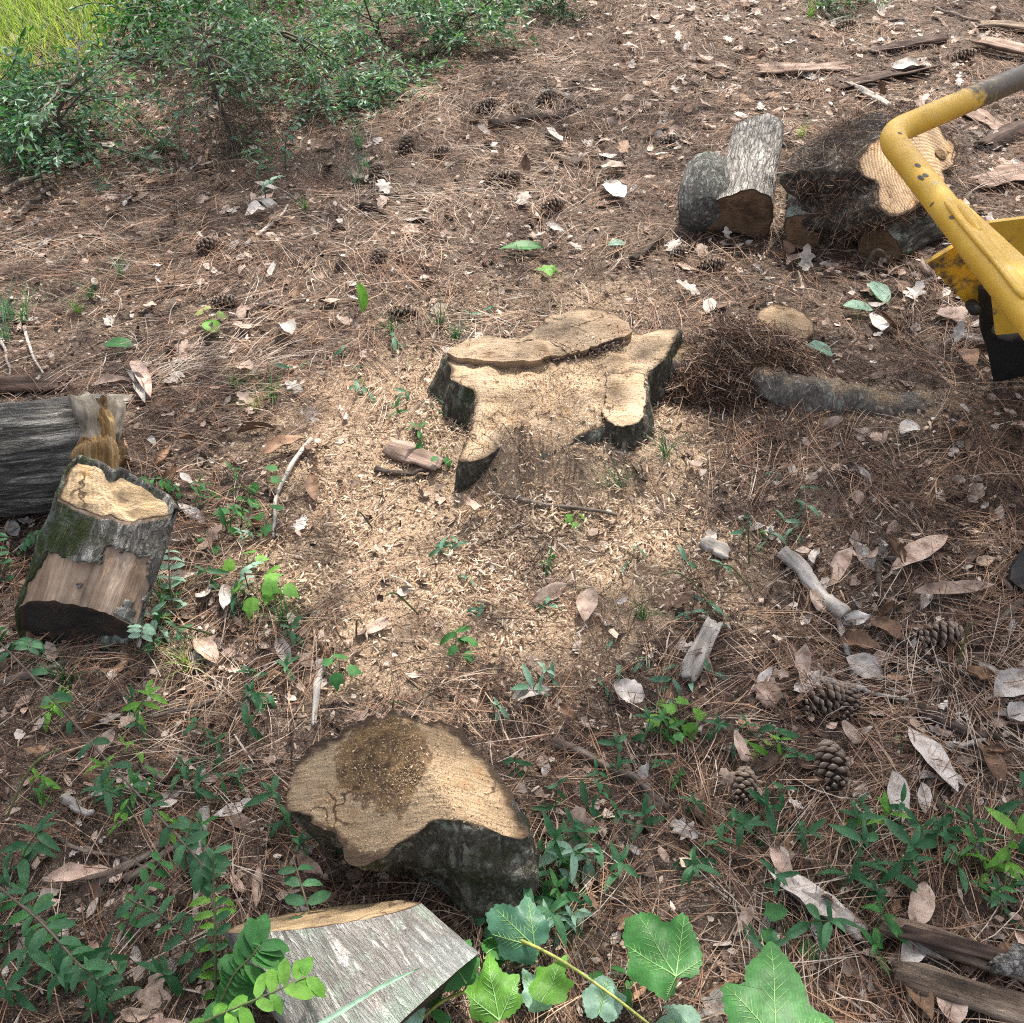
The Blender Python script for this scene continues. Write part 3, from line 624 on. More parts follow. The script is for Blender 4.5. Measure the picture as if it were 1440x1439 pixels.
W_S = m_wood('sawn stump top', (.40, .275, .165), (.68, .53, .365), stain_amt=.36, stain=(.27, .155, .06), ringsc=30, kerf=30, kerfrot=.3, grit=.7, ringmix=.10)
V_, F_ = cap(a, 5, .018, 26)
ob('cut_face', mk('cut_face', V_, F_, W_S, True, {'rim': RIM[len(V_)]*.975}), stump)
# raised tier at the back of the stump
tier = sc_([(100, 285), (150, 238), (220, 203), (300, 213), (360, 243), (430, 238), (520, 173), (600, 113), (720, 60), (800, 55), (940, 80), (1020, 130), (1035, 180), (960, 205), (860, 235), (740, 280), (640, 295), (540, 313), (420, 322), (300, 312), (190, 303)])
tt = tolocal(MS, np.array([G(x, y, ZS+.020) for x, y in tier])); tt = resample(tt, 110, 1); tt[:, :2] += .007*np.column_stack([vn(np.arange(110)*.7, np.zeros(110), 0, 3), vn(np.arange(110)*.7, np.zeros(110), 0, 5)])
tb = tt.copy(); tb[:, 2] = ZS-.012; tb[:, 1] += .012
P2 = ringmesh(tt, tb, 6, .002, 19); P2[0] = tt
n = 110; k, j = np.meshgrid(np.arange(5), np.arange(n), indexing='ij'); j2 = (j+1) % n
V1 = P2.reshape(-1, 3); F1 = [np.stack([k*n+j, k*n+j2, (k+1)*n+j2, (k+1)*n+j], -1).reshape(-1, 4)[:, ::-1]]
V2, F2 = cap(tt, 6, .016, 16)
vv, ff = merge([(V1, F1), (V2, F2)])
ob('raised_ledge', mk('raised_ledge', vv, ff, m_wood('ledge wood', (.26, .185, .125), (.52, .395, .27), ringmix=.1, stain_amt=.5, stain=(.17, .105, .06), ringsc=50, kerf=24, grit=.75), True), stump)
lobe = sc_([(905, 400), (960, 378), (1050, 372), (1108, 382), (1104, 480), (1110, 560), (1084, 618), (1010, 653), (940, 640), (902, 605), (872, 565), (905, 540), (912, 470)])
tl_ = tolocal(MS, np.array([G(x, y, ZS+.003) for x, y in lobe])); tl_ = resample(tl_, 80, 1); tl_[:, :2] += .004*np.column_stack([vn(np.arange(80)*.7, np.zeros(80), 0, 3), vn(np.arange(80)*.7, np.zeros(80), 0, 5)])
tlb = tl_.copy(); tlb[:, 2] = ZS-.03
P3 = ringmesh(tl_, tlb, 5, .002, 29); P3[0] = tl_; n = 80; k, j = np.meshgrid(np.arange(4), np.arange(n), indexing='ij'); j2 = (j+1) % n
V2, F2 = cap(tl_, 9, .010, 14)
ob('raised_lobe', mk('raised_lobe', V2, F2, W_S, True, {'rim': RIM[len(V2)]*.975}), stump)
ob('lobe_bark', mk('lobe_bark', P3.reshape(-1, 3), np.stack([k*n+j, k*n+j2, (k+1)*n+j2, (k+1)*n+j], -1).reshape(-1, 4)[:, ::-1], bpy.data.materials['mossy stump bark'], True), stump)
# roots
M_root = m_bark('dusty root', (.07, .062, .053), (.19, .17, .148), (.34, .31, .27), .1, .1, st=.35, sc=80, bd=.008, seed=23, dust=.55)
r1 = smoothpath([GT(925, 520, .05), GT(985, 505, .055), GT(1050, 520, .035), GT(1110, 550, .0), GT(1190, 566, -.006), GT(1250, 578, -.012), GT(1305, 574, -.024), GT(1340, 566, -.05)], 60)
rv, rf = tube(tolocal(MS, r1), np.interp(np.linspace(0, 1, 60), [0, .3, .55, .8, 1], [.045, .048, .054, .045, .02]), 30, True, .9, .28, 3)
ob('root', mk('root', rv, rf, M_root, True), stump)
# -- yellow machine at the right
def poly_plate(pts, nrm, th):
    pts = np.asarray(pts, float); nrm = unit(nrm); n = len(pts)
    V = np.vstack([pts+nrm*th/2, pts-nrm*th/2]); a = np.arange(n); b2 = (a+1) % n
    c1, c2_ = len(V), len(V)+1
    V = np.vstack([V, V[:n].mean(0), V[n:2*n].mean(0)])
    return V, [np.stack([a, b2, np.full(n, c1)], -1), np.stack([b2+n, a+n, np.full(n, c2_)], -1), np.stack([a, a+n, b2+n, b2], -1)]
ZB = .60
Pc = G(1247, 190, ZB); Pr = G(1440, 108, ZB); Pd = G(1440, 436, ZB)
far = Pr+(Pr-Pc)*1.6; near = Pd+(Pd-Pc)*.5
mo = np.array([1.75, 2.0, 0.])
MK = frame(mo, Z_)
grinder = thing('stump_grinder', 'yellow stump grinder with bent tubular guard bar reaching in from the right edge', 'machine', MK, None, 'the yellow guard bar')
land('the yellow guard bar', *G(1330, 400)[:2])
da, db = unit(far-Pc), unit(near-Pc); rf_ = .075
arc = [Pc+da*rf_*(1-s)**2+db*rf_*s**2 for s in np.linspace(0, 1, 9)]
path = np.vstack([[far+np.array([.3, -.2, 0])], np.linspace(far, Pc+da*rf_*1.3, 22), arc, np.linspace(Pc+db*rf_*1.3, near, 26), [near+np.array([.06, -.05, 0]), near+np.array([.3, -.08, 0]), near+np.array([.85, .12, -.05]), near+np.array([.95, .3, -.12])]])
v_, f_ = tube(tolocal(MK, path), .030, 20)
loc = path; dd = np.where(np.arange(len(path)) < 24, np.linalg.norm(path-Pc, axis=1), 0)
wear_shade = sstep(.02, .62, dd)*.9
ob('guard_bar', mk('guard_bar', v_, f_, M_yel, True, {'wear_shade': np.concatenate([np.repeat(wear_shade, 20), [1, 0]])}), grinder)
def part(name, vf, mat, smooth=False):
    return ob(name, mk(name, tolocal(MK, vf[0]), vf[1], mat, smooth, {'wear_shade': np.full(len(vf[0]), {'lower_plate': .47, 'side_wall': .33, 'deck_plate': .26}.get(name, .2))}), grinder)  # lower plate: higher value paints its shade into the colour; elsewhere grime
pl = [G(1335, 300, .612), G(1341, 284, .612), G(1350, 283, .612), G(1388, 317, .612), G(1440, 365, .612), G(1530, 448, .612), G(1560, 560, .612), G(1420, 415, .612)]
part('deck_plate', poly_plate(pl, Z_, .008), M_yel)
g_ = smoothpath([G(1347, 290, .622), G(1362, 308, .624), G(1378, 332, .622)], 8)
part('weld_gusset', tube(g_, [.006, .012, .013, .013, .013, .012, .01, .005], 10), M_yel, True)
g_ = smoothpath([G(1330, 285, .626), G(1380, 345, .628), G(1440, 420, .628)], 12)
part('weld_seam', tube(g_, [.004]+[.007]*10+[.004], 8, True, .7, .3), M_yel, True)
yw = G(1388, 317, .60)[1]+.10
wp = [onY(1384, 316, yw), onY(1392, 312, yw), np.array([1.75, yw, .66]), np.array([1.75, yw, .36]), onY(1400, 470, yw)]
part('side_wall', poly_plate(wp, (0, 1, .05), .010), M_yel)
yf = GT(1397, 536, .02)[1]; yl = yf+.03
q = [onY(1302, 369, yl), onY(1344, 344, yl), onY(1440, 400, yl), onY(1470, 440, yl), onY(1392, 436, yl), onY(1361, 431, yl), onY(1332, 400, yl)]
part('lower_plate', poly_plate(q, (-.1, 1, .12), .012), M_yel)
M_chipd = m_plain('bare dark metal', (.06, .052, .045), .6)
for (qx, qy, ln) in ((1290, 244, .011), (1284, 258, .013), (1301, 258, .010), (1327, 314, .008), (1262, 200, .006)):
    k_ = G(qx, qy, ZB+.01); ii = int(np.argmin(np.linalg.norm(path-k_, axis=1))); d_ = unit(path[min(ii+1, len(path)-1)]-path[ii-1])
    cc = path[ii]+d_*np.dot(k_-path[ii], d_); nv = k_-cc; nv = unit(nv-d_*np.dot(nv, d_)); nv = unit(nv+np.array([0, -.25, .7])); nv = unit(nv-d_*np.dot(nv, d_)); sv = np.cross(d_, nv)
    rows_ = []
    for ra in np.linspace(0, 1, 4):
        for th in np.arange(14)/14*6.2832:
            an = math.sin(th)*ra*.16; rows_.append(cc+(nv*math.cos(an)+sv*math.sin(an))*.0305+d_*math.cos(th+.4)*ra*ln)
    part('paint_chip', (np.array(rows_), [grid_faces(4, 14), np.array([[r_*14+13, r_*14, r_*14+14, r_*14+27] for r_ in range(3)])]), M_chipd)
fp = [onY(1376, 405, yf), onY(1440, 395, yf), np.array([1.6, yf, .36]), np.array([1.6, yf, .03]), onY(1440, 527, yf), onY(1397, 537, yf), onY(1390, 500, yf), onY(1378, 462, yf)]
part('rubber_flap', poly_plate(fp, (.12, 1, 0), .016), M_black)
c_ = onY(1371, 437, yf-.03)
part('bolt', tube(np.array([c_+np.array([0, .03, 0]), c_, c_+np.array([0, -.012, .004])]), [.014, .014, .010], 14), M_black, True)
c_ = onY(1398, 462, yf-.06)
part('hose_fitting', tube(np.array([c_, c_+np.array([.02, -.002, -.004]), c_+np.array([.022, -.002, -.004]), c_+np.array([.05, -.004, -.012]), c_+np.array([.052, -.004, -.012]), c_+np.array([.25, -.01, -.05])]), [.012, .018, .022, .022, .015, .015], 14), M_steel, True)
# corner of the front skid pad, and the body that stands outside the frame
ps = GT(1412, 828, .0)
sk = [ps+np.array(v) for v in [(0, 0, .02), (.008, .022, .03), (.10, .125, .09), (.85, .20, .14), (.85, .02, .10), (.09, -.075, .012), (.012, -.012, .014)]]
part('skid_pad', poly_plate(sk, (-.05, -.5, 1), .03), M_black)
def boxm(c, s):
    c = np.array(c); s = np.array(s)/2
    V = np.array([[x, y, z] for x in (-1, 1) for y in (-1, 1) for z in (-1, 1)])*s+c
    return V, [np.array([[0, 1, 3, 2], [4, 6, 7, 5], [0, 4, 5, 1], [2, 3, 7, 6], [0, 2, 6, 4], [1, 5, 7, 3]])]
part('hull', boxm((2.05, 1.95, .42), (.7, .9, .36)), M_yel)
for yy in (1.45, 2.4):
    cw = np.array([1.80, yy, .20])
    part('wheel', tube(np.array([cw+[-.08, 0, 0], cw+[-.07, 0, 0], cw+[.07, 0, 0], cw+[.08, 0, 0]]), [.16, .20, .20, .16], 28), M_black, True)
# ------------------------------------------------------------------ bark slabs, twigs, cones
M_slab = m_fibre('split brown wood', (.06, .043, .032), (.23, .17, .125), (.50, .40, .30), 0, 70, .010)
M_slabp = m_fibre('pinkish bark', (.10, .065, .05), (.27, .19, .15), (.46, .36, .30), 0, 60, .006)
M_slabd = m_fibre('dark bark strip', (.022, .016, .013), (.075, .05, .04), (.17, .12, .095), 0, 60, .006)
def slab(p, q, W, Tk, mat, label, short=None, seed=0, dz=.008, curl=0., roll=0., bend=0., jag=.35, name='bark_slab', cat='bark piece', group=None, nx=22, taper=.2, tz=0.):
    a, b = GT(*p, dz), GT(*q, dz+tz); L = np.linalg.norm(b-a); c = (a+b)/2
    v, f = slabmesh(L, W, Tk, seed, nx=nx, curl=curl, bend=bend, jag=jag, ridg=.5, taper=taper)
    d = b-a; M = place(c, math.atan2(d[1], d[0]), -math.asin(d[2]/L), R(roll))
    o = ob(name, mk(name, v, f, mat, True), None, M); tag(o, label, cat, group)
    if short: land(short, c[0], c[1])
    return o
gB = 'bark slabs lying on the litter'
slab((1238, 1300), (1500, 1392), .036, .020, M_slab, 'upper long split brown wood slab at the lower right edge', 'the upper split slab', 1, .026, group=gB)
slab((1255, 1368), (1500, 1445), .046, .022, M_slab, 'lower long split brown wood slab at the lower right edge', 'the lower split slab', 2, .022, group=gB)
slab((1268, 1312), (1430, 1352), .022, .010, M_slabd, 'thin dark bark strip lying along the upper split slab', 'the thin dark strip', 3, .045, group=gB)
slab((1395, 1362), (1470, 1350), .035, .022, B_gl, 'crusty lichen grey bark lump on the split slabs', 'the lichen bark lump', 4, .05, jag=.8, group=gB)
slab((1105, 1235), (1215, 1310), .040, .006, M_dl['pale grey'], 'flat grey bark sheet leading up to the split slabs', 'the flat grey bark sheet', 14, .02, curl=-.1, group=gB)
slab((1066, 102), (1195, 97), .085, .012, M_slabp, 'pinkish bark strip behind the log pile', 'the pinkish bark strip', 5, .012, curl=.12, group=gB)
slab((1180, 125), (1312, 94), .10, .010, M_slabd, 'dark reddish bark strip behind the dirt caked log', 'the dark reddish strip', 6, .012, curl=.1, roll=-10, group=gB)
slab((1192, 117), (1252, 150), .03, .012, M_twigw, 'whitish splintered wood sliver behind the dirt caked log', 'the whitish wood sliver', 7, .02, group=gB)
slab((1370, 62), (1480, 88), .11, .012, M_slabp, 'orange pink curled bark at the upper right edge', 'the orange pink bark', 8, .015, curl=.2, group=gB)
slab((1375, 38), (1500, 50), .09, .03, M_slab, 'weathered grey plank at the top right edge', 'the grey plank', 9, .01, group=gB)
slab((1385, 205), (1470, 165), .10, .012, M_slabd, 'dark curled bark piece right of the yellow bar bend', 'the dark curled bark', 10, .02, curl=-.35, roll=20, group=gB)
slab((1378, 262), (1470, 236), .12, .006, M_slabp, 'pale pink bark sheet right of the bright cut log', 'the pale pink bark sheet', 11, .015, curl=.1, group=gB, jag=.7)
slab((1355, 150), (1420, 190), .09, .006, M_slabp, 'rusty pink bark sheet above the yellow bar bend', 'the rusty pink sheet', 12, .01, group=gB, jag=.7)
slab((1225, 75), (1330, 55), .07, .02, M_slabd, 'dark broken bark strip near the top right corner', 'the dark broken strip', 13, .01, group=gB)
slab((-40, 545), (95, 541), .07, .015, M_slabd, 'dark bark strip behind the big grey log', 'the dark strip behind the log', 15, .01, group=gB)
slab((545, 628), (620, 655), .06, .014, M_slabp, 'reddish bark flake beside the left foot of the stump', 'the reddish bark flake', 36, .012, group=gB, jag=.3)
slab((1068, 960), (1095, 990), .055, .014, M_slabp, 'knobbly pinkish grey bark lump left of the pine cones', 'the knobbly bark lump', 17, .012, group=gB, jag=.8)
slab((965, 958), (1005, 878), .040, .022, M_twigw, 'pale grey dead branch chunk among seedlings in front of the stump', 'the pale branch chunk', 18, .010, group='pale branch pieces', jag=.25, name='branch_chunk', cat='branch')
slab((985, 762), (1025, 783), .036, .016, M_twigw, 'small pale grey branch chunk right of the wood chips', 'the small pale branch chunk', 19, .010, group='pale branch pieces', jag=.5, name='branch_chunk', cat='branch')
def twig(px, r, mat, label, short=None, dz=.012, taper=.5, group='fallen twigs', name='twig', n=22, seed=None, lift=None, cat='twig'):
    P = np.array([GT(p[0], p[1], dz+(lift[i] if lift else 0)) for i, p in enumerate(px)])
    path = smoothpath(P, n); rr = r*np.linspace(1, taper, n)
    sd = seed or int(abs(px[0][0])*7+px[0][1])
    path += np.stack([vn(np.linspace(0, 5, n)+sd, np.zeros(n), 0, sd+i) for i in range(3)], 1)*r*.5
    o0 = path[0].copy(); d = path[-1]-path[0]
    M = place(o0, math.atan2(d[1], d[0]))
    v, f = tube(tolocal(M, path), rr, 9, True, 1, .18, sd)
    o = ob(name, mk(name, v, f, mat, True), None, M); tag(o, label, cat, group)
    if short: land(short, path[n//2][0], path[n//2][1])
    return o
tw = twig([(1104, 776), (1135, 812), (1160, 842), (1184, 868)], .016, M_twigw, 'pale broken branch with a flaking grey split end', 'the pale broken branch', .02, 1.15)
v_, f_ = slabmesh(.085, .028, .014, 91, jag=.7, ridg=.6)
o_ = ob('split_flake', mk('split_flake', v_, f_, M_twigw, True), tw, tw.matrix_local.inverted()@place(GT(1172, 826, .03), math.atan2(-.7, .6)))
TW = [([(1180, 872), (1190, 910), (1205, 960), (1230, 978), (1275, 985)], .007, M_twigw, 'thin pale twig running down from the pale broken branch', 'the thin pale twig'),
 ([(1236, 785), (1240, 850), (1262, 900), (1310, 930), (1395, 962)], .008, M_twigd, 'long dark bent twig right of the pale broken branch', 'the long dark bent twig'),
 ([(1440, 850), (1400, 880), (1370, 905)], .009, M_twig, 'grey twig poking out under the black skid pad', 'the grey twig by the pad'),
 ([(440, 618), (405, 665), (388, 705), (386, 755)], .0065, M_twigw, 'pale curved twig left of the sawdust patch', 'the pale curved twig'),
 ([(1150, 0), (1162, 22), (1190, 33), (1270, 29)], .013, M_twig, 'bent grey stick at the top edge behind the pile', 'the bent grey stick'),
 ([(1312, 10), (1350, 24), (1392, 34)], .011, M_twig, 'grey stick at the top right corner', 'the top corner stick'),
 ([(690, 180), (740, 168), (802, 160)], .022, M_twigd, 'thick dark knobbly stick in the upper middle', 'the thick dark stick'),
 ([(775, 128), (800, 140), (822, 152)], .012, M_twig, 'short grey stick above the thick dark stick', 'the short grey stick'),
 ([(890, 368), (912, 352), (935, 326)], .013, M_twigd, 'short dark stick left of the log pile', 'the short dark stick'),
 ([(705, 695), (760, 710), (815, 716), (868, 724)], .007, M_twig, 'grey brown stick half buried in chips before the stump', 'the half buried stick'),
 ([(452, 932), (446, 975), (440, 1025)], .009, M_twigw, 'pale grey stick above the round stump chunk', 'the upright pale stick'),
 ([(288, 1140), (283, 1200), (272, 1290)], .009, M_twigw, 'whitish stick left of the pale lichen log', 'the whitish stick'),
 ([(86, 1122), (105, 1132), (132, 1148)], .010, M_twigw, 'short pale cut stick at lower left', 'the short cut stick'),
 ([(48, 1172), (62, 1162), (100, 1190), (165, 1205), (200, 1220)], .005, M_twig, 'thin forked grey twig at lower left', 'the thin forked twig'),
 ([(140, 1238), (200, 1205), (262, 1165)], .009, M_twig, 'upper of two parallel grey sticks at lower left', 'the upper parallel stick'),
 ([(175, 1238), (225, 1205), (270, 1172)], .008, M_twig, 'lower of two parallel grey sticks at lower left', 'the lower parallel stick'),
 ([(205, 960), (200, 985), (193, 1003)], .008, M_twig, 'stubby grey stick in front of the leaning chunk', 'the stubby grey stick'),
 ([(-20, 968), (40, 950), (105, 928)], .011, M_twig, 'grey stick below the leaning log chunk', 'the grey stick below the chunk'),
 ([(200, 1068), (215, 1085), (228, 1100)], .009, M_twig, 'stub of grey twig beside the dark vine', 'the grey twig stub'),
 ([(775, 1045), (850, 1075), (900, 1105), (938, 1140)], .010, M_twig, 'rough grey stick right of the round stump chunk', 'the rough grey stick'),
 ([(1130, 950), (1215, 968), (1268, 975)], .008, M_twigw, 'pale stick above the middle pine cones', 'the pale stick by the cones'),
 ([(1330, 1050), (1360, 1047), (1385, 1040)], .007, M_twigw, 'pale stick right of the grey magnolia leaf', 'the pale stick by the grey leaf'),
 ([(1305, 1100), (1320, 1130), (1345, 1165)], .010, M_twigd, 'dark stick under the grey magnolia leaf', 'the dark stick by the grey leaf'),
 ([(1290, 1000), (1360, 1030), (1410, 1035)], .012, M_twigd, 'dark stick at the right side among needles', 'the dark right stick'),
 ([(500, 290), (525, 290), (545, 305)], .012, M_twigd, 'dark crooked twig left of the orange needle clump', 'the dark crooked twig'),
 ([(345, 345), (385, 315), (405, 290)], .007, M_twigw, 'pale twig under the bare shrub', 'the pale twig under the shrub'),
 ([(205, 430), (240, 412), (285, 405)], .006, M_twig, 'thin twig left of the fallen cones', 'the thin left twig'),
 ([(20, 310), (45, 285), (70, 262)], .013, M_twig, 'thick short stick at the left edge below the greenery', 'the thick left stick'),
 ([(0, 275), (30, 258), (55, 248)], .014, M_twig, 'pale stick at the left edge under the greenery', 'the pale left stick'),
 ([(35, 460), (45, 500), (60, 525)], .005, M_twigw, 'thin whitish twig above the big grey log', 'the thin whitish twig'),
 ([(0, 475), (8, 500), (15, 530)], .005, M_twigw, 'thin whitish twig at the left edge', 'the left edge twig'),
 ([(1215, 375), (1235, 352), (1255, 372)], .006, M_twig, 'thin twig leaning below the low dark chunk', 'the thin leaning twig'),
 ([(1240, 355), (1275, 370), (1295, 385)], .007, M_twig, 'grey twig right of the low dark chunk', 'the grey twig by the chunk'),
 ([(1000, 440), (1015, 460), (1020, 470)], .006, M_twigd, 'small dark twig behind the stump root', 'the small dark twig'),
 ([(990, 100), (1010, 110), (1035, 95)], .007, M_twigd, 'small dark twig near the top middle', 'the small top twig'),
 ([(530, 660), (570, 668), (600, 660)], .008, M_twigd, 'dark stick left of the stump foot', 'the dark stick by the stump'),
 ([(300, 985), (215, 1010)], .006, M_twig, 'straight thin twig below the leaning chunk', 'the straight thin twig'),
 ([(1140, 268), (1170, 240), (1185, 205)], .006, M_twigd, 'thin dark twig lying on the dirt caked butt', 'the twig on the butt')]
TWB = []
for px, r, mt, lb, sh in TW:
    lift = None
    if 'sticking up' in lb: lift = [.38, .32, .24]
    if 'on the dirt' in lb: lift = [.16, .2, .22]
    if 'leaning below' in lb: lift = [0, .06, 0]
    TWB.append(twig(px, r, mt, lb, sh, lift=lift))
# pine cones
def cone_mesh(seed, L=.085, Rr=.026, n=84):
    r_ = random.Random(seed); parts = []; rnd = []
    v, f = tube(np.array([[-L*.48, 0, 0], [-L*.2, 0, 0], [L*.2, 0, 0], [L*.48, 0, 0]]), [.004, .013, .011, .003], 8); core = (v, f)
    for i in range(n):
        u = (i+.5)/n; a = i*2.39996; x = -L*.46+L*.94*u
        rad = Rr*math.sin(math.pi*min(1, (u*.86+.12)))**.7
        ln = rad*1.0; wd = .0075*(.5+math.sin(math.pi*u)*.8); lean = -.5+1.3*u+r_.uniform(-.15, .15)
        d = np.array([math.sin(lean)*1., math.cos(lean)*math.cos(a), math.cos(lean)*math.sin(a)])
        s = np.array([0, -math.sin(a), math.cos(a)]); nn = np.cross(d, s)
        b = np.array([x, 0, 0])
        p = [b+d*ln*.35-s*wd*.35, b+d*ln*.35+s*wd*.35, b+d*ln*.85+s*wd, b+d*ln+s*wd*.45+nn*.002, b+d*ln-s*wd*.45+nn*.002, b+d*ln*.85-s*wd, b+d*ln*.95+nn*.0045, b+d*ln*.80-nn*.0035]
        parts.append((np.array(p), [np.array([[0, 1, 2, 5]]), np.array([[2, 3, 6], [3, 4, 6], [4, 5, 6], [5, 2, 6], [2, 7, 3], [3, 7, 4], [4, 7, 5]])])); rnd += [.1, .1, .6, .9, .9, .6, r_.uniform(.7, 1), .2]
    return core, merge(parts), rnd
cones = []
for s in range(3):
    core, sc, rn = cone_mesh(s, .085+.008*s, .026+.002*s)
    cones.append((mk('core', core[0], core[1], M_twigd, True), mk('scales', sc[0], sc[1], M_cone, False, {'rnd': rn})))
CN = [(533, 362, 70, 1.0, 'striped pine cone tilted up left of the upper leaf litter', 'the striped pine cone'), (568, 440, 20, .9, 'pale dusty pine cone left behind the stump', 'the pale dusty cone'),
 (700, 250, 5, 1.0, 'dark open pine cone above the stump among needles', 'the dark open cone'), (722, 252, 60, .9, 'second dark pine cone touching the dark open cone', None), (778, 290, 40, 1.0, 'dark pine cone right of the two dark cones', 'the lone dark cone'),
 (572, 205, 80, 1.0, 'black pine cone by the greenery edge', 'the black cone'), (618, 215, 10, .9, 'small dark pine cone right of the black cone', 'the small dark cone'), (530, 240, 75, .95, 'upright dark pine cone left of the orange needles', 'the upright dark cone'),
 (295, 345, 60, .95, 'pine cone in front of the bare shrub trunk', 'the shrub cone'), (315, 425, 15, .9, 'pale pine cone half hidden by a leaf at left', 'the half hidden cone'), (685, 150, 30, 1.0, 'pine cone by the thick dark stick', 'the cone by the thick stick'),
 (770, 140, 50, 1.1, 'dark pine cone behind the thick dark stick', 'the cone behind the thick stick'), (940, 200, 10, 1.0, 'grey pine cone left of the log pile', 'the cone left of the pile'), (1355, 80, 5, 1.15, 'black pine cone at the upper right corner', 'the upper right cone'),
 (1190, 38, 20, 1.1, 'dark pine cone under the bent grey stick', 'the cone under the bent stick'), (1320, 895, 15, 1.15, 'dark reddish pine cone beside the long dark bent twig', 'the dark reddish cone'), (1160, 985, 25, 1.1, 'pine cone half sunk in needles below the thin pale twig', 'the half sunk cone'),
 (1194, 990, 70, .8, 'small grey pine cone right of the half sunk cone', 'the small grey cone'), (1046, 1105, 75, .95, 'brown open pine cone behind seedlings in the right foreground', 'the brown open cone'), (1168, 1078, 85, 1.15, 'large weathered pine cone left of the grey magnolia leaf', 'the large weathered cone'),
 (1000, 375, 10, .9, 'flattened dark pine cone between stump and log pile', 'the flattened cone'), (955, 355, 35, .8, 'small pine cone left of the grey log end', 'the cone by the log end')]
for i, (px, py, yaw, sc, lb, sh) in enumerate(CN):
    p = GT(px, py, .018); c, s = cones[i % 3]
    t_ = thing('pine_cone', lb, 'pine cone', place(p, R(yaw), R(random.uniform(-25, 10)), random.uniform(0, 6), sc), 'fallen pine cones', sh)
    ob('core', c, t_); tag(ob('scales', s, t_), kind='stuff')
# ------------------------------------------------------------------ leaves
def leaf_mesh(name, L, W, mat, seed=0, nx=7, hw=2, fold=.25, bend=.4, wav=.0, twist=0., peak=.42, tip=1.2, curlw=0., hole=False):
    u = np.linspace(0, 1, nx); v = np.linspace(-1, 1, hw*2+1)
    U, Vv = np.meshgrid(u, v, indexing='ij')
    e = math.log(.5)/math.log(peak); prof = np.sin(np.pi*np.clip(u, 0, 1)**e)**(tip*.75)
    prof = np.maximum(prof, .015)
    prof = prof*(1+.10*vn(u*9+seed, u*0, 0, seed))
    th = bend*(U-.2); 
    rr = L*U
    x = np.where(abs(bend) > 1e-3, np.sin(bend*U)/max(abs(bend), 1e-3)*np.sign(bend or 1)*L, rr)
    z = -(1-np.cos(bend*U))/(bend if abs(bend) > 1e-3 else 1)*L
    hwid = W/2*prof[:, None]
    ca = curlw*Vv
    y = hwid*Vv*np.cos(ca*.8); z2 = hwid*(np.abs(Vv)*fold+np.abs(Vv)*np.sin(np.abs(ca))*.9)+wav*W*vn(U*5+seed, Vv*2+seed, 0, seed+9)*np.abs(Vv)
    tw_ = twist*(U-.5); y, z2 = y*np.cos(tw_)-z2*np.sin(tw_), y*np.sin(tw_)+z2*np.cos(tw_)
    V = np.stack([x, y+.03*L*np.sin(U*3+seed)*.5, z+z2], -1)
    return mk(name, V.reshape(-1, 3), grid_faces(nx, hw*2+1), mat, True)
def lobed_mesh(name, outl, pet, cen, size, mat, seed=0, bend=.3, ripple=.012, rings=5, npt=80, it=1, teeth=0.):
    o = resample(np.array(outl, float), npt, it)
    c = np.array(cen, float)
    if teeth:
        d = o-c; k = np.where(np.arange(npt) % 4 < 2, 1+teeth, 1-teeth); o = c+d*k[:, None]
    ks = np.linspace(1, 0.05, rings)
    V = c+(o-c)[None]*ks[:, None, None]
    V = (V-np.array(pet))*size; V[..., 1] *= -1
    x, y = V[..., 0], V[..., 1]; r = np.hypot(x, y); Ls = np.abs(V).max()
    z = -bend*r*r/Ls+ripple*vn(x/Ls*3+seed, y/Ls*3, 0, seed)
    n = npt; V3 = np.stack([x, y, z], -1).reshape(-1, 3)
    i, j = np.meshgrid(np.arange(rings-1), np.arange(n), indexing='ij'); j2 = (j+1) % n
    Q = np.stack([i*n+j, i*n+j2, (i+1)*n+j2, (i+1)*n+j], -1).reshape(-1, 4)
    V3 = np.vstack([V3, V3[-n:].mean(0)]); a = np.arange(n)
    T_ = np.stack([(rings-1)*n+a, (rings-1)*n+(a+1) % n, np.full(n, len(V3)-1)], -1)
    return mk(name, V3, [Q[:, ::-1], T_[:, ::-1]], mat, True), (bend, Ls, ripple, seed)
OAK = [(0, 0), (.10, .02), (.16, .12), (.12, .2), (.2, .24), (.3, .2), (.3, .3), (.2, .4), (.16, .48), (.26, .56), (.36, .58), (.28, .68), (.16, .72), (.14, .82), (.18, .92), (.06, .98), (0, 1.04), (-.07, .97), (-.18, .93), (-.13, .8), (-.18, .7), (-.3, .7), (-.35, .6), (-.25, .55), (-.16, .47), (-.22, .38), (-.3, .32), (-.29, .2), (-.2, .22), (-.13, .18), (-.15, .1), (-.09, .02)]
OAK = [(x, -y) for x, y in OAK]
DL = {}     # look -> list of meshes
for li, lk in enumerate(('pinkish tan', 'pale grey', 'brown', 'dark', 'whitish')):
    L_ = []
    for s in range(7):
        r_ = random.Random(li*31+s)
        L_.append(leaf_mesh('dead_leaf', r_.uniform(.075, .115), r_.uniform(.028, .044), M_dl[lk], li*9+s, 9, 3, r_.uniform(.1, .6)*r_.choice((-1, 1)), r_.uniform(-1.2, 1.2), .24, r_.uniform(-1.2, 1.2), .5, 1.1, r_.uniform(-1.3, 1.5)))
    for s in range(2):
        L_.append(lobed_mesh('dead_leaf', OAK, (0, 0), (0, -.5), .085, M_dl[lk], s+li, random.uniform(-.5, .5), .012, 4, 64, 0)[0])
    DL[lk] = L_
DLo = {}
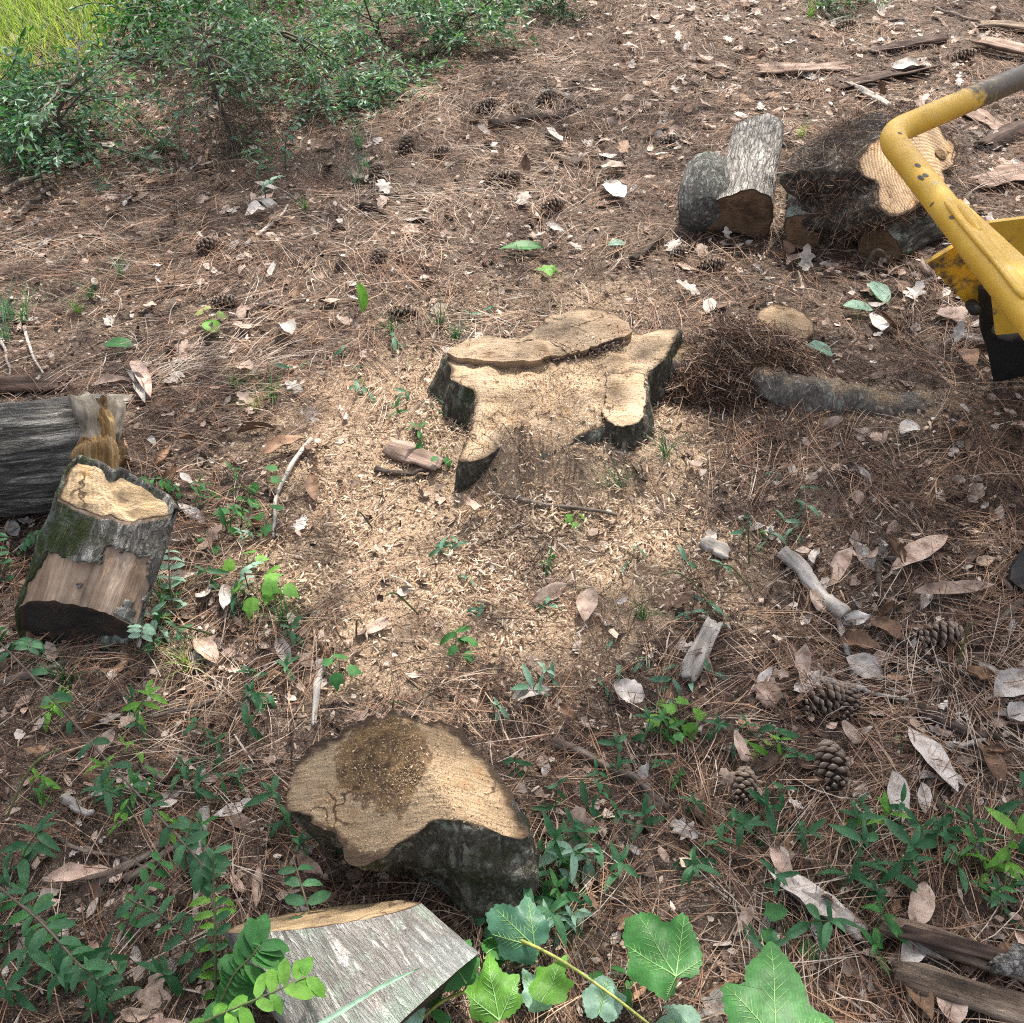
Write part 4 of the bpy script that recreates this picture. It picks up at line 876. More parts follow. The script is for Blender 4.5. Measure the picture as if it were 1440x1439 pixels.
for li, lk in enumerate(DL):
    DLo[lk] = [leaf_mesh('dead_leaf', random.uniform(.07, .11), random.uniform(.028, .05), M_dl[lk], li*9+s_+50, 5, 1, random.uniform(-.3, .45), random.uniform(-.9, .9), .2, random.uniform(-.9, .9), .5, .9, 0) for s_ in range(6)]+[lobed_mesh('dead_leaf', OAK, (0, 0), (0, -.5), .085, M_dl[lk], s_+li, random.uniform(-.5, .5), .012, 2, 26, 0)[0] for s_ in range(3)]
gL = 'dead leaves lying on the forest floor'
def dleaf(p, yaw, pitch, roll, sc, look, mi, label=None, short=None, group=gL):
    o = ob('dead_leaf', DL[look][mi], None, place(p, yaw, pitch, roll, sc)); tag(o, label, 'leaf', group)
    if short: land(short, p[0], p[1])
    return o
# prominent leaves with their own shapes: (tip px, base px, width, look, bend, curl, label, short)
MAG = [((1327, 755), (1252, 806), .05, 'pinkish tan', .25, .35, 'large pinkish magnolia leaf lying flat at right', 'the flat pinkish magnolia leaf'),
 ((1284, 836), (1400, 826), .036, 'pinkish tan', -.35, .6, 'pointed pinkish magnolia leaf near the black skid pad', 'the pointed magnolia leaf'),
 ((1285, 1028), (1345, 1120), .052, 'pale grey', .3, .2, 'large pale grey magnolia leaf right of the weathered cone', 'the grey magnolia leaf'),
 ((1088, 1225), (1200, 1308), .058, 'pale grey', .2, .3, 'biggest grey dead leaf pointing at the split slabs', 'the biggest grey leaf'),
 ((1082, 1195), (1112, 1240), .030, 'pinkish tan', .5, .9, 'narrow folded tan leaf above the biggest grey leaf', 'the narrow folded leaf'),
 ((188, 505), (214, 562), .042, 'pinkish tan', .5, .7, 'upright pinkish magnolia leaf behind the broken log end', 'the upright pinkish leaf'),
 ((128, 545), (186, 540), .040, 'pinkish tan', .3, .8, 'flat pinkish magnolia leaf behind the broken log end', 'the flat pinkish leaf'),
 ((188, 530), (204, 570), .030, 'whitish', .5, .9, 'whitish narrow leaf between the pinkish leaves at left', 'the whitish narrow leaf'),
 ((278, 900), (304, 938), .042, 'pinkish tan', .4, .5, 'pinkish leaf right of the leaning log chunk', 'the pinkish leaf by the chunk'),
 ((1180, 905), (1240, 915), .055, 'brown', -.6, 1.1, 'folded brown magnolia leaf over the thin pale twig', 'the folded brown leaf'),
 ((1225, 875), (1265, 905), .05, 'brown', .4, .9, 'curled brown leaf beside the long dark bent twig', 'the curled brown leaf'),
 ((1190, 930), (1240, 955), .05, 'pale grey', .3, .4, 'grey leaf under the folded brown leaf', None),
 ((1440, 950), (1398, 985), .06, 'whitish', .3, .7, 'whitish crumpled leaf at the right edge', 'the whitish edge leaf'),
 ((1445, 1000), (1418, 1015), .05, 'whitish', .2, .5, 'pale leaf below the whitish crumpled leaf', None),
 ((1375, 1045), (1405, 1105), .045, 'brown', .3, .7, 'pointed brown leaf right of the grey magnolia leaf', 'the pointed brown leaf'),
 ((1300, 1320), (1265, 1360), .04, 'whitish', .5, .9, 'whitish curled leaf under the lower split slab', 'the whitish curled leaf'),
 ((1270, 1370), (1310, 1440), .035, 'brown', .3, .8, 'long brown leaf below the lower split slab', 'the long brown leaf'),
 ((1330, 1390), (1345, 1445), .045, 'pinkish tan', .3, .4, 'pale pinkish leaf cut off by the lower edge at right', 'the pale lower leaf'),
 ((1300, 1245), (1285, 1310), .042, 'pinkish tan', .3, .4, 'spotted tan leaf behind the split slabs', 'the spotted tan leaf'),
 ((722, 985), (775, 972), .035, 'pale grey', .4, .7, 'grey curled leaf above the round stump chunk', 'the grey curled leaf'),
 ((865, 965), (905, 990), .05, 'pale grey', .2, .3, 'flat grey leaf in front of the sawdust patch', 'the flat grey leaf'),
 ((785, 205), (768, 180), .05, 'whitish', -.5, .9, 'white curved leaf below the thick dark stick', 'the white curved leaf'),
 ((345, 305), (378, 300), .07, 'whitish', .6, .9, 'whitish curled leaf under the bare shrub', 'the whitish shrub leaf'),
 ((370, 640), (430, 618), .045, 'brown', .3, .8, 'brown curled leaf left of the sawdust patch', 'the brown curled leaf'),
 ((435, 670), (445, 708), .035, 'brown', .3, .9, 'narrow reddish brown leaf in the sawdust edge', 'the narrow reddish leaf'),
 ((1290, 600), (1265, 612), .05, 'whitish', .3, .4, 'pale bluish grey leaf below the stump root', 'the pale leaf by the root'),
 ((1230, 445), (1238, 468), .06, 'whitish', .1, .2, 'round whitish leaf near the pale green leaves', 'the round whitish leaf'),
 ((1325, 435), (1350, 460), .08, 'pinkish tan', .3, .4, 'broad pinkish leaf left of the rubber flap', 'the broad pinkish leaf'),
 ((1350, 492), (1368, 520), .06, 'brown', .4, .7, 'orange brown leaf left of the rubber flap foot', 'the orange brown leaf'),
 ((830, 830), (822, 878), .045, 'pinkish tan', .3, .5, 'pale pinkish leaf in front of the chips', 'the pale leaf in the chips'),
 ((850, 260), (878, 282), .08, 'whitish', .2, .3, 'broad pinkish white leaf above the stump', 'the broad white leaf'),
 ((845, 235), (880, 240), .07, 'pinkish tan', .2, .4, 'pinkish leaf behind the broad white leaf', None),
 ((1300, 95), (1252, 100), .09, 'whitish', .3, .6, 'whitish leaf behind the dark reddish bark strip', 'the whitish leaf at top right'),
 ((1130, 300), (1148, 285), .05, 'pinkish tan', .3, .8, 'small tan leaf on the needles by the pile', None),
 ((395, 455), (410, 475), .06, 'whitish', .6, 1., 'curled whitish leaf in the left middle', 'the curled whitish leaf'),
 ((335, 515), (355, 525), .05, 'pinkish tan', .4, .6, 'ragged pale leaf left of the sawdust', 'the ragged pale leaf')]
for i, (a, b, W, lk, bd, cw, lb, sh) in enumerate(MAG):
    pa, pb = GT(*b, .016), GT(*a, .020); L = np.linalg.norm(pb-pa); d = pb-pa
    me = leaf_mesh('dead_leaf', L*1.06, W, M_dl[lk], i+3, 15, 4, .12, bd, .12, random.uniform(-.3, .3), .5, 1.0, cw*random.choice((-1, 1))*.7)
    o = ob('dead_leaf', me, None, place(pa+np.array([0, 0, .006]), math.atan2(d[1], d[0]), -math.asin(d[2]/L)-bd*.35, R(random.uniform(-15, 15))))
    tag(o, lb, 'leaf', gL)
    if sh: land(sh, pa[0], pa[1])
# green fallen leaves
for i, (a, b, W, lk, lb, sh) in enumerate([((702, 349), (765, 349), .055, 'mid green', 'wide green leaf lying flat above the stump', 'the wide green fallen leaf'), ((510, 402), (512, 440), .055, 'bright green', 'green leaf standing upright left of the stump', 'the upright green leaf'),
    ((1225, 395), (1248, 428), .055, 'pale green', 'upper pale green leaf left of the rubber flap', 'the upper pale green leaf'), ((1185, 430), (1228, 437), .05, 'pale green', 'lower pale green leaf near the round whitish leaf', 'the lower pale green leaf'), ((1135, 486), (1172, 500), .06, 'pale green', 'pale green leaf behind the stump root', 'the pale green leaf by the root'),
    ((145, 484), (188, 486), .05, 'mid green', 'dark green oval leaf above the flat pinkish leaf', 'the oval green fallen leaf'), ((765, 372), (775, 390), .03, 'bright green', 'small bright green leaf behind the stump', 'the small bright leaf'), ((855, 345), (880, 342), .04, 'pale green', 'small pale green leaf right of the wide green leaf', None),
    ((288, 452), (305, 468), .05, 'bright green', 'bright green toothed leaf in the left middle', 'the bright toothed leaf')]):
    pa, pb = GT(*b, .018), GT(*a, .03); d = pb-pa; L = np.linalg.norm(d)
    if 'upright' in lb: pb = pa+np.array([.0, .03, .085]); d = pb-pa; L = .09
    me = leaf_mesh('green_leaf', L, W, M_gr[lk], i, 9, 3, .25, .35, .06, .2, .5, .9)
    o = ob('green_leaf', me, None, place(pa, math.atan2(d[1], d[0]), -math.asin(d[2]/L)-.15, R(70 if 'upright' in lb else 0))); tag(o, lb, 'leaf', 'fallen green leaves')
    if sh: land(sh, pa[0], pa[1])
# big lobed leaves on stems in the foreground
ML1 = [(850, 350), (915, 362), (940, 345), (972, 290), (962, 230), (950, 180), (935, 100), (895, 120), (850, 142), (820, 100), (760, 72), (740, 85), (690, 90), (685, 130), (668, 180), (690, 240), (662, 310), (690, 340), (740, 380), (790, 427), (828, 415), (850, 382)]
ML2 = [(1215, 560), (1300, 545), (1395, 520), (1410, 490), (1335, 460), (1335, 390), (1300, 310), (1252, 222), (1205, 290), (1150, 330), (1140, 400), (1070, 378), (1062, 440), (1075, 520), (1140, 555)]
ML3 = [(850, 350), (900, 350), (980, 300), (950, 250), (985, 190), (910, 180), (880, 110), (850, 60), (815, 130), (780, 180), (710, 190), (745, 255), (715, 310), (800, 355)]
def bigleaf(label, short, outl, pet, cen, at_px, z, sizem, mat, yaw, pitch, roll, bend=.25, tips=None, stem_to=None, name='lobed_leaf', group='large lobed green leaves'):
    p = G(*at_px, z); span = np.ptp(np.array(outl), axis=0).max(); s = sizem/span
    root = thing(name, label, 'leaf', place(p, R(yaw), R(pitch), R(roll)), group, short)
    me, (bd, Ls, rip, sd) = lobed_mesh('blade', outl, pet, cen, s, mat, len(label), bend*1.5, .012, 8, 120, 1, .02)
    ob('blade', me, root)
    VV, FF = [], []
    for tx in (tips or []):
        t_ = np.linspace(.0, .93, 12)[:, None]*((np.array(tx, float)-np.array(pet))*s*[1, -1])
        r = np.hypot(t_[:, 0], t_[:, 1]); z_ = -bd*r*r/Ls+rip*vn(t_[:, 0]/Ls*3+sd, t_[:, 1]/Ls*3, 0, sd)+.0006
        pth = np.column_stack([t_, z_]); VV.append(tube(pth, np.linspace(.0013, .0004, 12), 4, False, .5))
        side = np.array([-(t_[-1, 1]), t_[-1, 0]])/max(r[-1], 1e-6)
        for q in np.linspace(.25, .8, 6):
            for sg in (-1, 1):
                base = t_[-1]*q; ln = .30*r[-1]*(1-q*.7)
                e = base+(t_[-1]/r[-1]*.75+side*sg*.7)*ln
                ll = np.linspace(0, 1, 5)[:, None]*(e-base)+base; rr = np.hypot(ll[:, 0], ll[:, 1])
                zz = -bd*rr*rr/Ls+rip*vn(ll[:, 0]/Ls*3+sd, ll[:, 1]/Ls*3, 0, sd)+.0004
                VV.append(tube(np.column_stack([ll, zz]), np.linspace(.0006, .0002, 5), 4, False, .5))
    if VV:
        v, f = merge(VV); tag(ob('vein', mk('vein', v, f, M_vein, True), root), kind='stuff')
    M = root.matrix_local
    st = stem_to if stem_to is not None else (p[0]+.02, p[1]+.02)
    e = np.array([st[0], st[1], float(h(*st))-.01])
    pth = smoothpath([p, p*.6+e*.4+np.array([.0, .012, .01]), e], 12)
    v, f = tube(tolocal(M, pth), np.linspace(.0012, .0016, 12), 6); ob('stem', mk('stem', v, f, M_stemg, True), root)
    return root
bigleaf('largest bright green three lobed leaf at the lower centre', 'the largest lobed leaf', ML1, (850, 350), (800, 240), (950, 1376), .14, .125, M_gr['mid green'], 4, -6, 14, .15, [(745, 80), (935, 105), (668, 190), (800, 420), (968, 295)])
bigleaf('green three lobed leaf with small holes cut off by the lower edge', 'the holed lobed leaf', ML2, (1215, 560), (1230, 420), (1092, 1462), .15, .145, M_gr['mid green'], -2, -4, 10, .2, [(1252, 230), (1068, 385), (1405, 495)])
bigleaf('bright green pointed lobed leaf below the round stump chunk', 'the pointed lobed leaf', ML3, (850, 350), (850, 230), (702, 1436), .16, .088, M_gr['bright green'], 10, -10, 25, .3, [(850, 65), (982, 195), (712, 195)])
bigleaf('spotted bluish green lobed leaf beside the round stump chunk', 'the spotted bluish leaf', ML1, (850, 350), (800, 240), (752, 1332), .10, .098, M_gr['bluish green'], 25, -10, 25, .3, [(745, 80), (935, 105), (668, 190)])
bigleaf('small bright lobed leaf right of the pointed lobed leaf', None, ML3, (850, 350), (850, 230), (762, 1410), .12, .07, M_gr['bright green'], -30, -15, 30, .4, [(850, 65)])
bigleaf('pale undersided lobed leaf cut off by the lower edge', 'the pale undersided leaf', ML3, (850, 350), (850, 230), (600, 1428), .17, .085, M_gr['pale green'], 75, 15, 30, .3, [(850, 65)])
bigleaf('pale green turned over leaf below the spotted bluish leaf', None, ML3, (850, 350), (850, 230), (775, 1415), .08, .065, M_gr['pale green'], 40, 5, 20, .3, [(850, 65)])
bigleaf('pale green leaf beside the yellow green stem at the lower edge', None, ML1, (850, 350), (800, 240), (842, 1425), .05, .07, M_gr['pale green'], -40, 5, 10, .3, [(745, 80)])
bigleaf('pale green leaf under the largest lobed leaf at the lower edge', None, ML1, (850, 350), (800, 240), (985, 1440), .05, .075, M_gr['pale green'], 70, 5, 10, .3, [(745, 80)])
bigleaf('mid green lobed leaf in front of the pale lichen log end', None, ML3, (850, 350), (850, 230), (655, 1385), .14, .08, M_gr['mid green'], 30, -20, 25, .4, [(850, 65)])
bigleaf('dark lobed leaf low between stems beside the pale log end', None, ML3, (850, 350), (850, 230), (690, 1345), .06, .08, M_gr['mid green'], -50, -20, 25, .4, [(850, 65)])
# long pale blade across the pale log
pth = smoothpath([G(395, 1475, .36), G(470, 1430, .36), G(530, 1392, .345), G(590, 1362, .33)], 14)
wd = np.array([.012, .016, .018, .019, .0195, .019, .018, .0165, .015, .013, .011, .008, .005, .001])
VV = np.stack([pth+np.array([.25, .5, 0])*wd[:, None]*.7, pth-np.array([0, 0, .002]), pth-np.array([.25, .5, -.2])*wd[:, None]*.7], 1)
MBl = place(pth[0])
o = ob('long_leaf', mk('long_leaf', tolocal(MBl, VV.reshape(-1, 3)), grid_faces(14, 3), M_gr['pale green'], True), None, MBl)
tag(o, 'long pale green blade lying over the pale lichen log', 'leaf')
# ------------------------------------------------------------------ small plants: template builders, then copies
SL = {}
for lk in M_gr:
    SL[lk] = [leaf_mesh('leaf', 1., .27, M_gr[lk], s, 7, 1, .35, b_, .0, t_, .42, 1.05) for s, (b_, t_) in enumerate([(.5, .2), (.9, -.3), (.2, .5), (1.2, .1)])]
    SL[lk] += [leaf_mesh('leaf', 1., .46, M_gr[lk], s+5, 7, 1, .25, b_, .0, t_, .48, .8) for s, (b_, t_) in enumerate([(.4, .2), (.9, -.2)])]
    SL[lk] += [lobed_mesh('leaf', ML3, (850, 350), (850, 230), 1/330., M_gr[lk], 3, .3, .03, 3, 40, 1)[0]]
bl_ = 'bluish green'
def leafrot(yaw, pitch, roll): return Matrix.Rotation(yaw, 4, 'Z')@Matrix.Rotation(pitch, 4, 'Y')@Matrix.Rotation(roll, 4, 'X')
def plant_tpl(kind, look, seed):
    """returns list of (part name, mesh, matrix) of one small plant, built round its own base"""
    r_ = random.Random(seed); P = []
    if kind == 'seedling':
        small_ = look == bl_; H = r_.uniform(.02, .04) if small_ else r_.uniform(.04, .085); n = r_.choice((1, 2, 2)) if small_ else r_.choice((2, 3, 3, 4)); ph = r_.uniform(0, 6)
        bend = np.array([r_.uniform(-.5, .5), r_.uniform(-.5, .5)])
        pth = smoothpath([(0, 0, -.01), (bend[0]*H*.3, bend[1]*H*.3, H*.5), (bend[0]*H, bend[1]*H, H)], 8)
        v, f = tube(pth, np.linspace(.0016, .0009, 8), 5); P.append(('stem', mk('stem', v, f, M_stemg, True), Matrix()))
        for i in range(n):
            q = pth[min(7, int(1+7*(i+.6)/n))]; s = r_.uniform(.040, .062)*(1-.18*i/n)
            for a in (0, math.pi):
                P.append(('leaf', SL[look][r_.randrange(4)], Matrix.Translation(Vector(q))@leafrot(ph+a+i*1.57+r_.uniform(-.8, .8), r_.uniform(-.6, .45), r_.uniform(-.6, .6))@Matrix.Scale(s*r_.uniform(.55, 1.15), 4)))
        for k in range(0 if small_ else 2): P.append(('leaf', SL[look][r_.randrange(4)], Matrix.Translation(Vector(pth[-1]))@leafrot(ph+k*2.8, -.9, 0)@Matrix.Scale(.03, 4)))
    elif kind == 'sprig':
        H = r_.uniform(.10, .16); ph = r_.uniform(0, 6); bx = r_.uniform(.3, .9)
        pth = smoothpath([(0, 0, -.01), (bx*H*.35, 0, H*.45), (bx*H, .1*H, H*.62)], 10)
        v, f = tube(pth, np.linspace(.0017, .0009, 10), 5); P.append(('stem', mk('stem', v, f, M_stemb, True), Matrix()))
        for i in range(7):
            q = pth[2+i] if i < 7 else pth[-1]; s = r_.uniform(.018, .028)
            for a in (1.3, -1.3): P.append(('leaf', SL[look][4+r_.randrange(2)], Matrix.Translation(Vector(q))@leafrot(a+r_.uniform(-.3, .3), r_.uniform(-.5, .2), r_.uniform(-.4, .4))@Matrix.Scale(s, 4)))
    elif kind == 'broad':
        n = r_.choice((3, 4, 5)); H = r_.uniform(.03, .06); stems = []
        for i in range(n):
            a = i*2.4+r_.uniform(-.4, .4); e = np.array([math.cos(a)*.02, math.sin(a)*.02, H*r_.uniform(.6, 1.1)])
            pt = smoothpath([(0, 0, -.01), e*.5+np.array([0, 0, .01]), e], 5); stems.append(tube(pt, .0009, 4))
            P.append(('leaf', SL[look][6], Matrix.Translation(Vector(e))@leafrot(a-math.pi/2, r_.uniform(-.3, .3), r_.uniform(-.5, .1))@Matrix.Scale(r_.uniform(.030, .045), 4)))
        v, f = merge(stems); P.insert(0, ('stem', mk('stem', v, f, M_stemg, True), Matrix()))
    elif kind == 'grass':
        VV = []
        for i in range(26):
            a = r_.uniform(0, 6.28); L = r_.uniform(.06, .13); t_ = np.linspace(0, 1, 5); le = r_.uniform(.3, 1.)
            x = np.cos(a)*t_**1.6*L*le; y = np.sin(a)*t_**1.6*L*le; z = L*(t_-.45*le*t_**2.2)-.006
            s = np.array([-math.sin(a), math.cos(a), 0]); w_ = .0016*(1-t_*.9)
            p = np.stack([x, y, z], 1)+np.array([r_.uniform(-.012, .012), r_.uniform(-.012, .012), 0])
            VV.append((np.stack([p-s*w_[:, None], p+s*w_[:, None]], 1).reshape(-1, 3), [grid_faces(5, 2)]))
        v, f = merge(VV); P.append(('blade', mk('blade', v, f, M_gr[look], True), Matrix()))
    return P
TPL = {}
for kd in ('seedling', 'sprig', 'broad', 'grass'):
    for lk in M_gr:
        TPL[kd, lk] = [plant_tpl(kd, lk, hash_) for hash_ in range(6)]
ADJ = {'seedling': 'narrow leaved', 'sprig': 'small oval leaved', 'broad': 'lobed leaf', 'grass': 'grass like'}
PN = {'seedling': 'seedling', 'sprig': 'privet_sprig', 'broad': 'lobed_seedling', 'grass': 'grass_tuft'}
PL = []   # (object, kind, look, x, y) for labels
def plant(kd, lk, px, py, sc=1., yaw=None):
    p = GT(px, py, 0); t_ = random.choice(TPL[kd, lk])
    r = ob(PN[kd], None, None, place(p, random.uniform(0, 6.28) if yaw is None else yaw, R(random.uniform(-12, 12)), R(random.uniform(-12, 12)), sc))
    r.empty_display_size = .03
    for nm, me, M in t_:
        c = ob(nm, me, r, M)
        if nm == 'blade': c['kind'] = 'stuff'
    PL.append((r, kd, lk, p[0], p[1], sc))
dg, bl, br, md, yg, pg = 'dark green', 'bluish green', 'bright green', 'mid green', 'yellow green', 'pale green'
SEED = {dg: [(1198, 1165), (1228, 1175), (1262, 1170), (1282, 1195), (1300, 1182), (1322, 1190), (1345, 1175), (1380, 1190), (1412, 1170), (1432, 1205), (1350, 1235), (1395, 1225), (1425, 1250), (1405, 1285), (1262, 1235), (1238, 1250), (1225, 1260), (1180, 1255),
             (1058, 1040), (1090, 1050), (1120, 1075), (1000, 1050), (1075, 1150), (1110, 1165), (1060, 1165), (1030, 1160), (995, 1200), (975, 1215), (1110, 1260), (1125, 1310), (1060, 1330), (975, 1140), (905, 1055), (930, 1085), (870, 1090), (850, 1110), (880, 1160), (905, 1165),
             (780, 1150), (800, 1180), (790, 1215), (815, 1235), (770, 1250), (830, 1265), (760, 1215), (790, 1290), (740, 1130), (725, 1090), (845, 1200), (870, 1235), (820, 1150),
             (150, 1120), (175, 1135), (185, 1100), (165, 1170), (255, 1100), (275, 1115), (300, 1050), (320, 1085), (345, 1040), (335, 1110), (370, 1045), (390, 985), (405, 945), (355, 960), (365, 990), (300, 1140), (410, 1170), (450, 1185), (470, 1205), (430, 1195), (330, 1010),
             (205, 1040), (240, 1035), (30, 1230), (15, 1260), (50, 1290), (90, 1320), (120, 1350), (70, 1370), (30, 1400), (140, 1400), (180, 1390), (200, 1360), (160, 1430), (235, 1380), (20, 1340), (190, 1000), (220, 920), (265, 905), (330, 860), (300, 830), (410, 895), (480, 965), (560, 585), (640, 1345)],
        pg: [(800, 1300), (818, 1282), (782, 1240), (830, 1215), (745, 980), (225, 885), (345, 760), (700, 1010)],
        bl: [(985, 850), (1000, 865), (1010, 885), (970, 880), (1045, 760), (1075, 770), (1100, 740), (1125, 725), (1120, 760), (1135, 690), (1050, 735), (1015, 800), (960, 800), (900, 780), (880, 800), (970, 970), (940, 970), (955, 945), (1000, 960), (880, 965), (850, 975), (745, 985), (770, 965), (510, 520), (500, 550), (520, 560), (430, 515), (405, 530), (570, 560), (690, 680), (620, 780), (640, 770), (655, 820), (675, 860), (770, 855), (865, 905), (905, 935), (925, 1000), (690, 440), (660, 450), (560, 490), (1085, 675), (1040, 1055), (480, 500)],
        md: [(315, 755), (340, 740), (365, 760), (275, 720), (300, 700), (345, 700), (230, 880), (255, 870), (205, 1135), (190, 1120), (290, 1185), (60, 1130), (1350, 1215), (1390, 1265), (1230, 1345), (1220, 1325), (760, 1275), (800, 1260), (920, 1030), (935, 1040), (600, 640), (640, 910), (770, 800), (950, 1105)],
        br: [(185, 1020), (165, 1115), (205, 1065), (60, 1125), (180, 1165), (1075, 1075), (1380, 1240), (1430, 1225), (90, 990), (70, 1010), (1215, 1165), (250, 1180)]}
for lk, L_ in SEED.items():
    for (px, py) in L_:
        if lk == dg and random.random() < .10: continue
        plant('seedling', lk, px, py, random.uniform(.7, 1.1)*(1.12 if py > 1150 else .9))
for (px, py, lk, s) in [(350, 805, br, 1.1), (370, 850, br, 1.2), (395, 840, br, 1.2), (385, 745, md, 1.), (335, 725, md, 1.1), (375, 690, md, 1.), (300, 770, md, .8), (930, 1020, br, .9), (960, 1020, br, .9), (945, 1040, md, .9), (300, 455, yg, .9), (805, 742, br, .6), (770, 385, br, .7), (480, 960, md, .9), (650, 925, md, .7), (1060, 1060, yg, .7), (600, 1345, md, 1.2), (730, 1390, md, 1.2), (700, 1300, dg, 1.1), (860, 1400, md, .9), (1105, 1320, md, 1.1), (620, 655, md, .8)]:
    plant('broad', lk, px, py, s)
for (px, py, lk, s) in [(505, 210, bl, 1.), (515, 240, bl, 1.1), (500, 260, bl, .9), (60, 205, dg, 1.1), (15, 450, bl, 1.2), (35, 455, md, 1.1), (10, 480, bl, 1.), (170, 390, bl, .8), (130, 420, md, .7), (110, 440, br, .6), (640, 480, dg, .9), (620, 460, dg, .9), (640, 590, dg, .8), (1190, 40, bl, 1.), (1140, 25, br, 1.), (1235, 20, bl, 1.1), (1125, 195, yg, .8), (550, 470, md, .7), (385, 560, md, .8), (360, 575, yg, .7), (330, 545, md, .7), (870, 690, dg, .8), (935, 640, dg, .8), (400, 880, md, .9), (235, 850, md, 1.), (270, 940, yg, .9), (150, 880, yg, .7), (230, 215, dg, .9), (430, 300, md, .8), (95, 960, dg, .9), (900, 870, md, .7)]:
    plant('grass', lk, px, py, s)
for (px, py, lk, s) in [(385, 265, bl, 1.6), (400, 240, bl, 1.5), (375, 290, bl, 1.3), (80, 250, bl, 1.4), (60, 260, bl, 1.3), (215, 890, pg, 1.2), (245, 880, pg, 1.2), (350, 830, pg, .9), (260, 700, md, 1.2), (60, 920, dg, 1.2), (20, 930, md, 1.3), (30, 780, dg, 1.1), (10, 830, dg, 1.2), (115, 1390, md, 1.4), (165, 1330, md, 1.2), (310, 1425, br, 1.6), (300, 1390, dg, 1.5), (265, 1235, dg, 1.1), (450, 1390, dg, 1.4)]:
    plant('sprig', lk, px, py, s)
# ---- vines with a long dark stem (foreground left)
def vine(px, zs, lk, label, short, ls=.032, mat=M_stemb, n=30, every=2, r=.0022, wide=True, single=False):
    P = np.array([G(p[0], p[1], z) for p, z in zip(px, zs)]); P[0] = GT(*px[0], -.01) if zs[0] == 0 else P[0]
    pth = smoothpath(P, n); M = place(P[0]); root = thing('vine', label, 'plant', M, 'leafy vines', short); lp = tolocal(M, pth)
    v, f = tube(lp, np.linspace(r, r*.6, n), 6); ob('stem', mk('stem', v, f, mat, True), root)
    for i in range(1, n, every):
        d = lp[i]-lp[i-1]; a = math.atan2(d[1], d[0])
        for sg in (1, -1):
            if random.random() < .12: continue
            ob('leaf', SL[lk][(4+random.randrange(2)) if wide else random.randrange(4)], root, Matrix.Translation(Vector(lp[i]))@leafrot(a+sg*random.uniform(.7, 1.3), random.uniform(-.4, .25), random.uniform(-.5, .5))@Matrix.Scale(ls*random.uniform(.8, 1.2), 4))
    return root
vine([(-60, 850), (10, 915), (80, 990), (150, 1070), (215, 1140), (270, 1200), (290, 1225)], [0, .08, .13, .16, .18, .19, .19], dg, 'long dark stemmed vine with paired round leaves crossing the left foreground', 'the long dark vine', .034)
vine([(-40, 1215), (10, 1258), (60, 1300), (105, 1350), (140, 1385)], [0, .10, .14, .15, .13], dg, 'second dark leafy vine at the lower left edge', 'the second vine', .036, n=22)
vine([(303, 1420), (303, 1350), (302, 1290), (300, 1235), (300, 1200)], [0, .10, .16, .2, .24], dg, 'thin upright vine with small paired leaves left of the pale log', 'the thin upright vine', .024, n=24, mat=M_stemg)
vine([(235, 1470), (300, 1432), (370, 1402), (430, 1375)], [.10, .2, .24, .24], br, 'bright green leafy sprig at the bottom edge left of the pale log', 'the bright leafy sprig', .036, n=22, mat=M_stemg)
vine([(280, 1470), (310, 1410), (330, 1370), (355, 1345), (365, 1330)], [.05, .15, .19, .21, .22], md, 'dense mid green leafy sprig in front of the pale lichen log', 'the dense leafy sprig', .045, n=20, every=1, mat=M_stemg)
vine([(420, 1470), (450, 1440), (470, 1425), (500, 1415)], [.05, .12, .15, .16], md, 'low green leafy sprig at the foot of the pale log', None, .045, n=14, every=1, mat=M_stemg)
r_ = vine([(690, 1308), (730, 1322), (790, 1352), (860, 1400), (930, 1455)], [.07, .10, .13, .14, .10], md, 'yellow green curving stem crossing the lower centre', 'the yellow green stem', .02, M_stemy, 26, 40, .0032)
vine([(560, 1470), (620, 1410), (690, 1385)], [.05, .10, .13], md, 'green stem rising in front of the pale log end', None, .04, M_stemy, 16, 5, .003)
# ------------------------------------------------------------------ shrubs at the upper left
def leafcloud(C, D, size, seed):
    """small folded leaves at points C pointing along D; four triangles each"""
    r_ = np.random.default_rng(seed); N = len(C)
    D = D/np.linalg.norm(D, axis=1)[:, None]; up = np.array([0, 0, 1.])+r_.normal(0, .55, (N, 3))
    s = np.cross(D, up); s /= np.linalg.norm(s, axis=1)[:, None]; nn = np.cross(s, D)
    L = size*r_.uniform(.7, 1.3, N)[:, None]; W = L*r_.uniform(.26, .42, N)[:, None]
    a = C; m1 = C+D*L*.5+s*W*.5+nn*L*.06; m2 = C+D*L*.5-s*W*.5+nn*L*.06; mm = C+D*L*.52-nn*L*.03; tpt = C+D*L-nn*L*.12
    V = np.stack([a, m1, mm, m2, tpt], 1).reshape(-1, 3); k = np.arange(N)[:, None]*5
    F = np.concatenate([k+[0, 1, 2], k+[0, 2, 3], k+[1, 4, 2], k+[3, 2, 4]])
    return V, F, np.repeat(r_.random(N), 5)
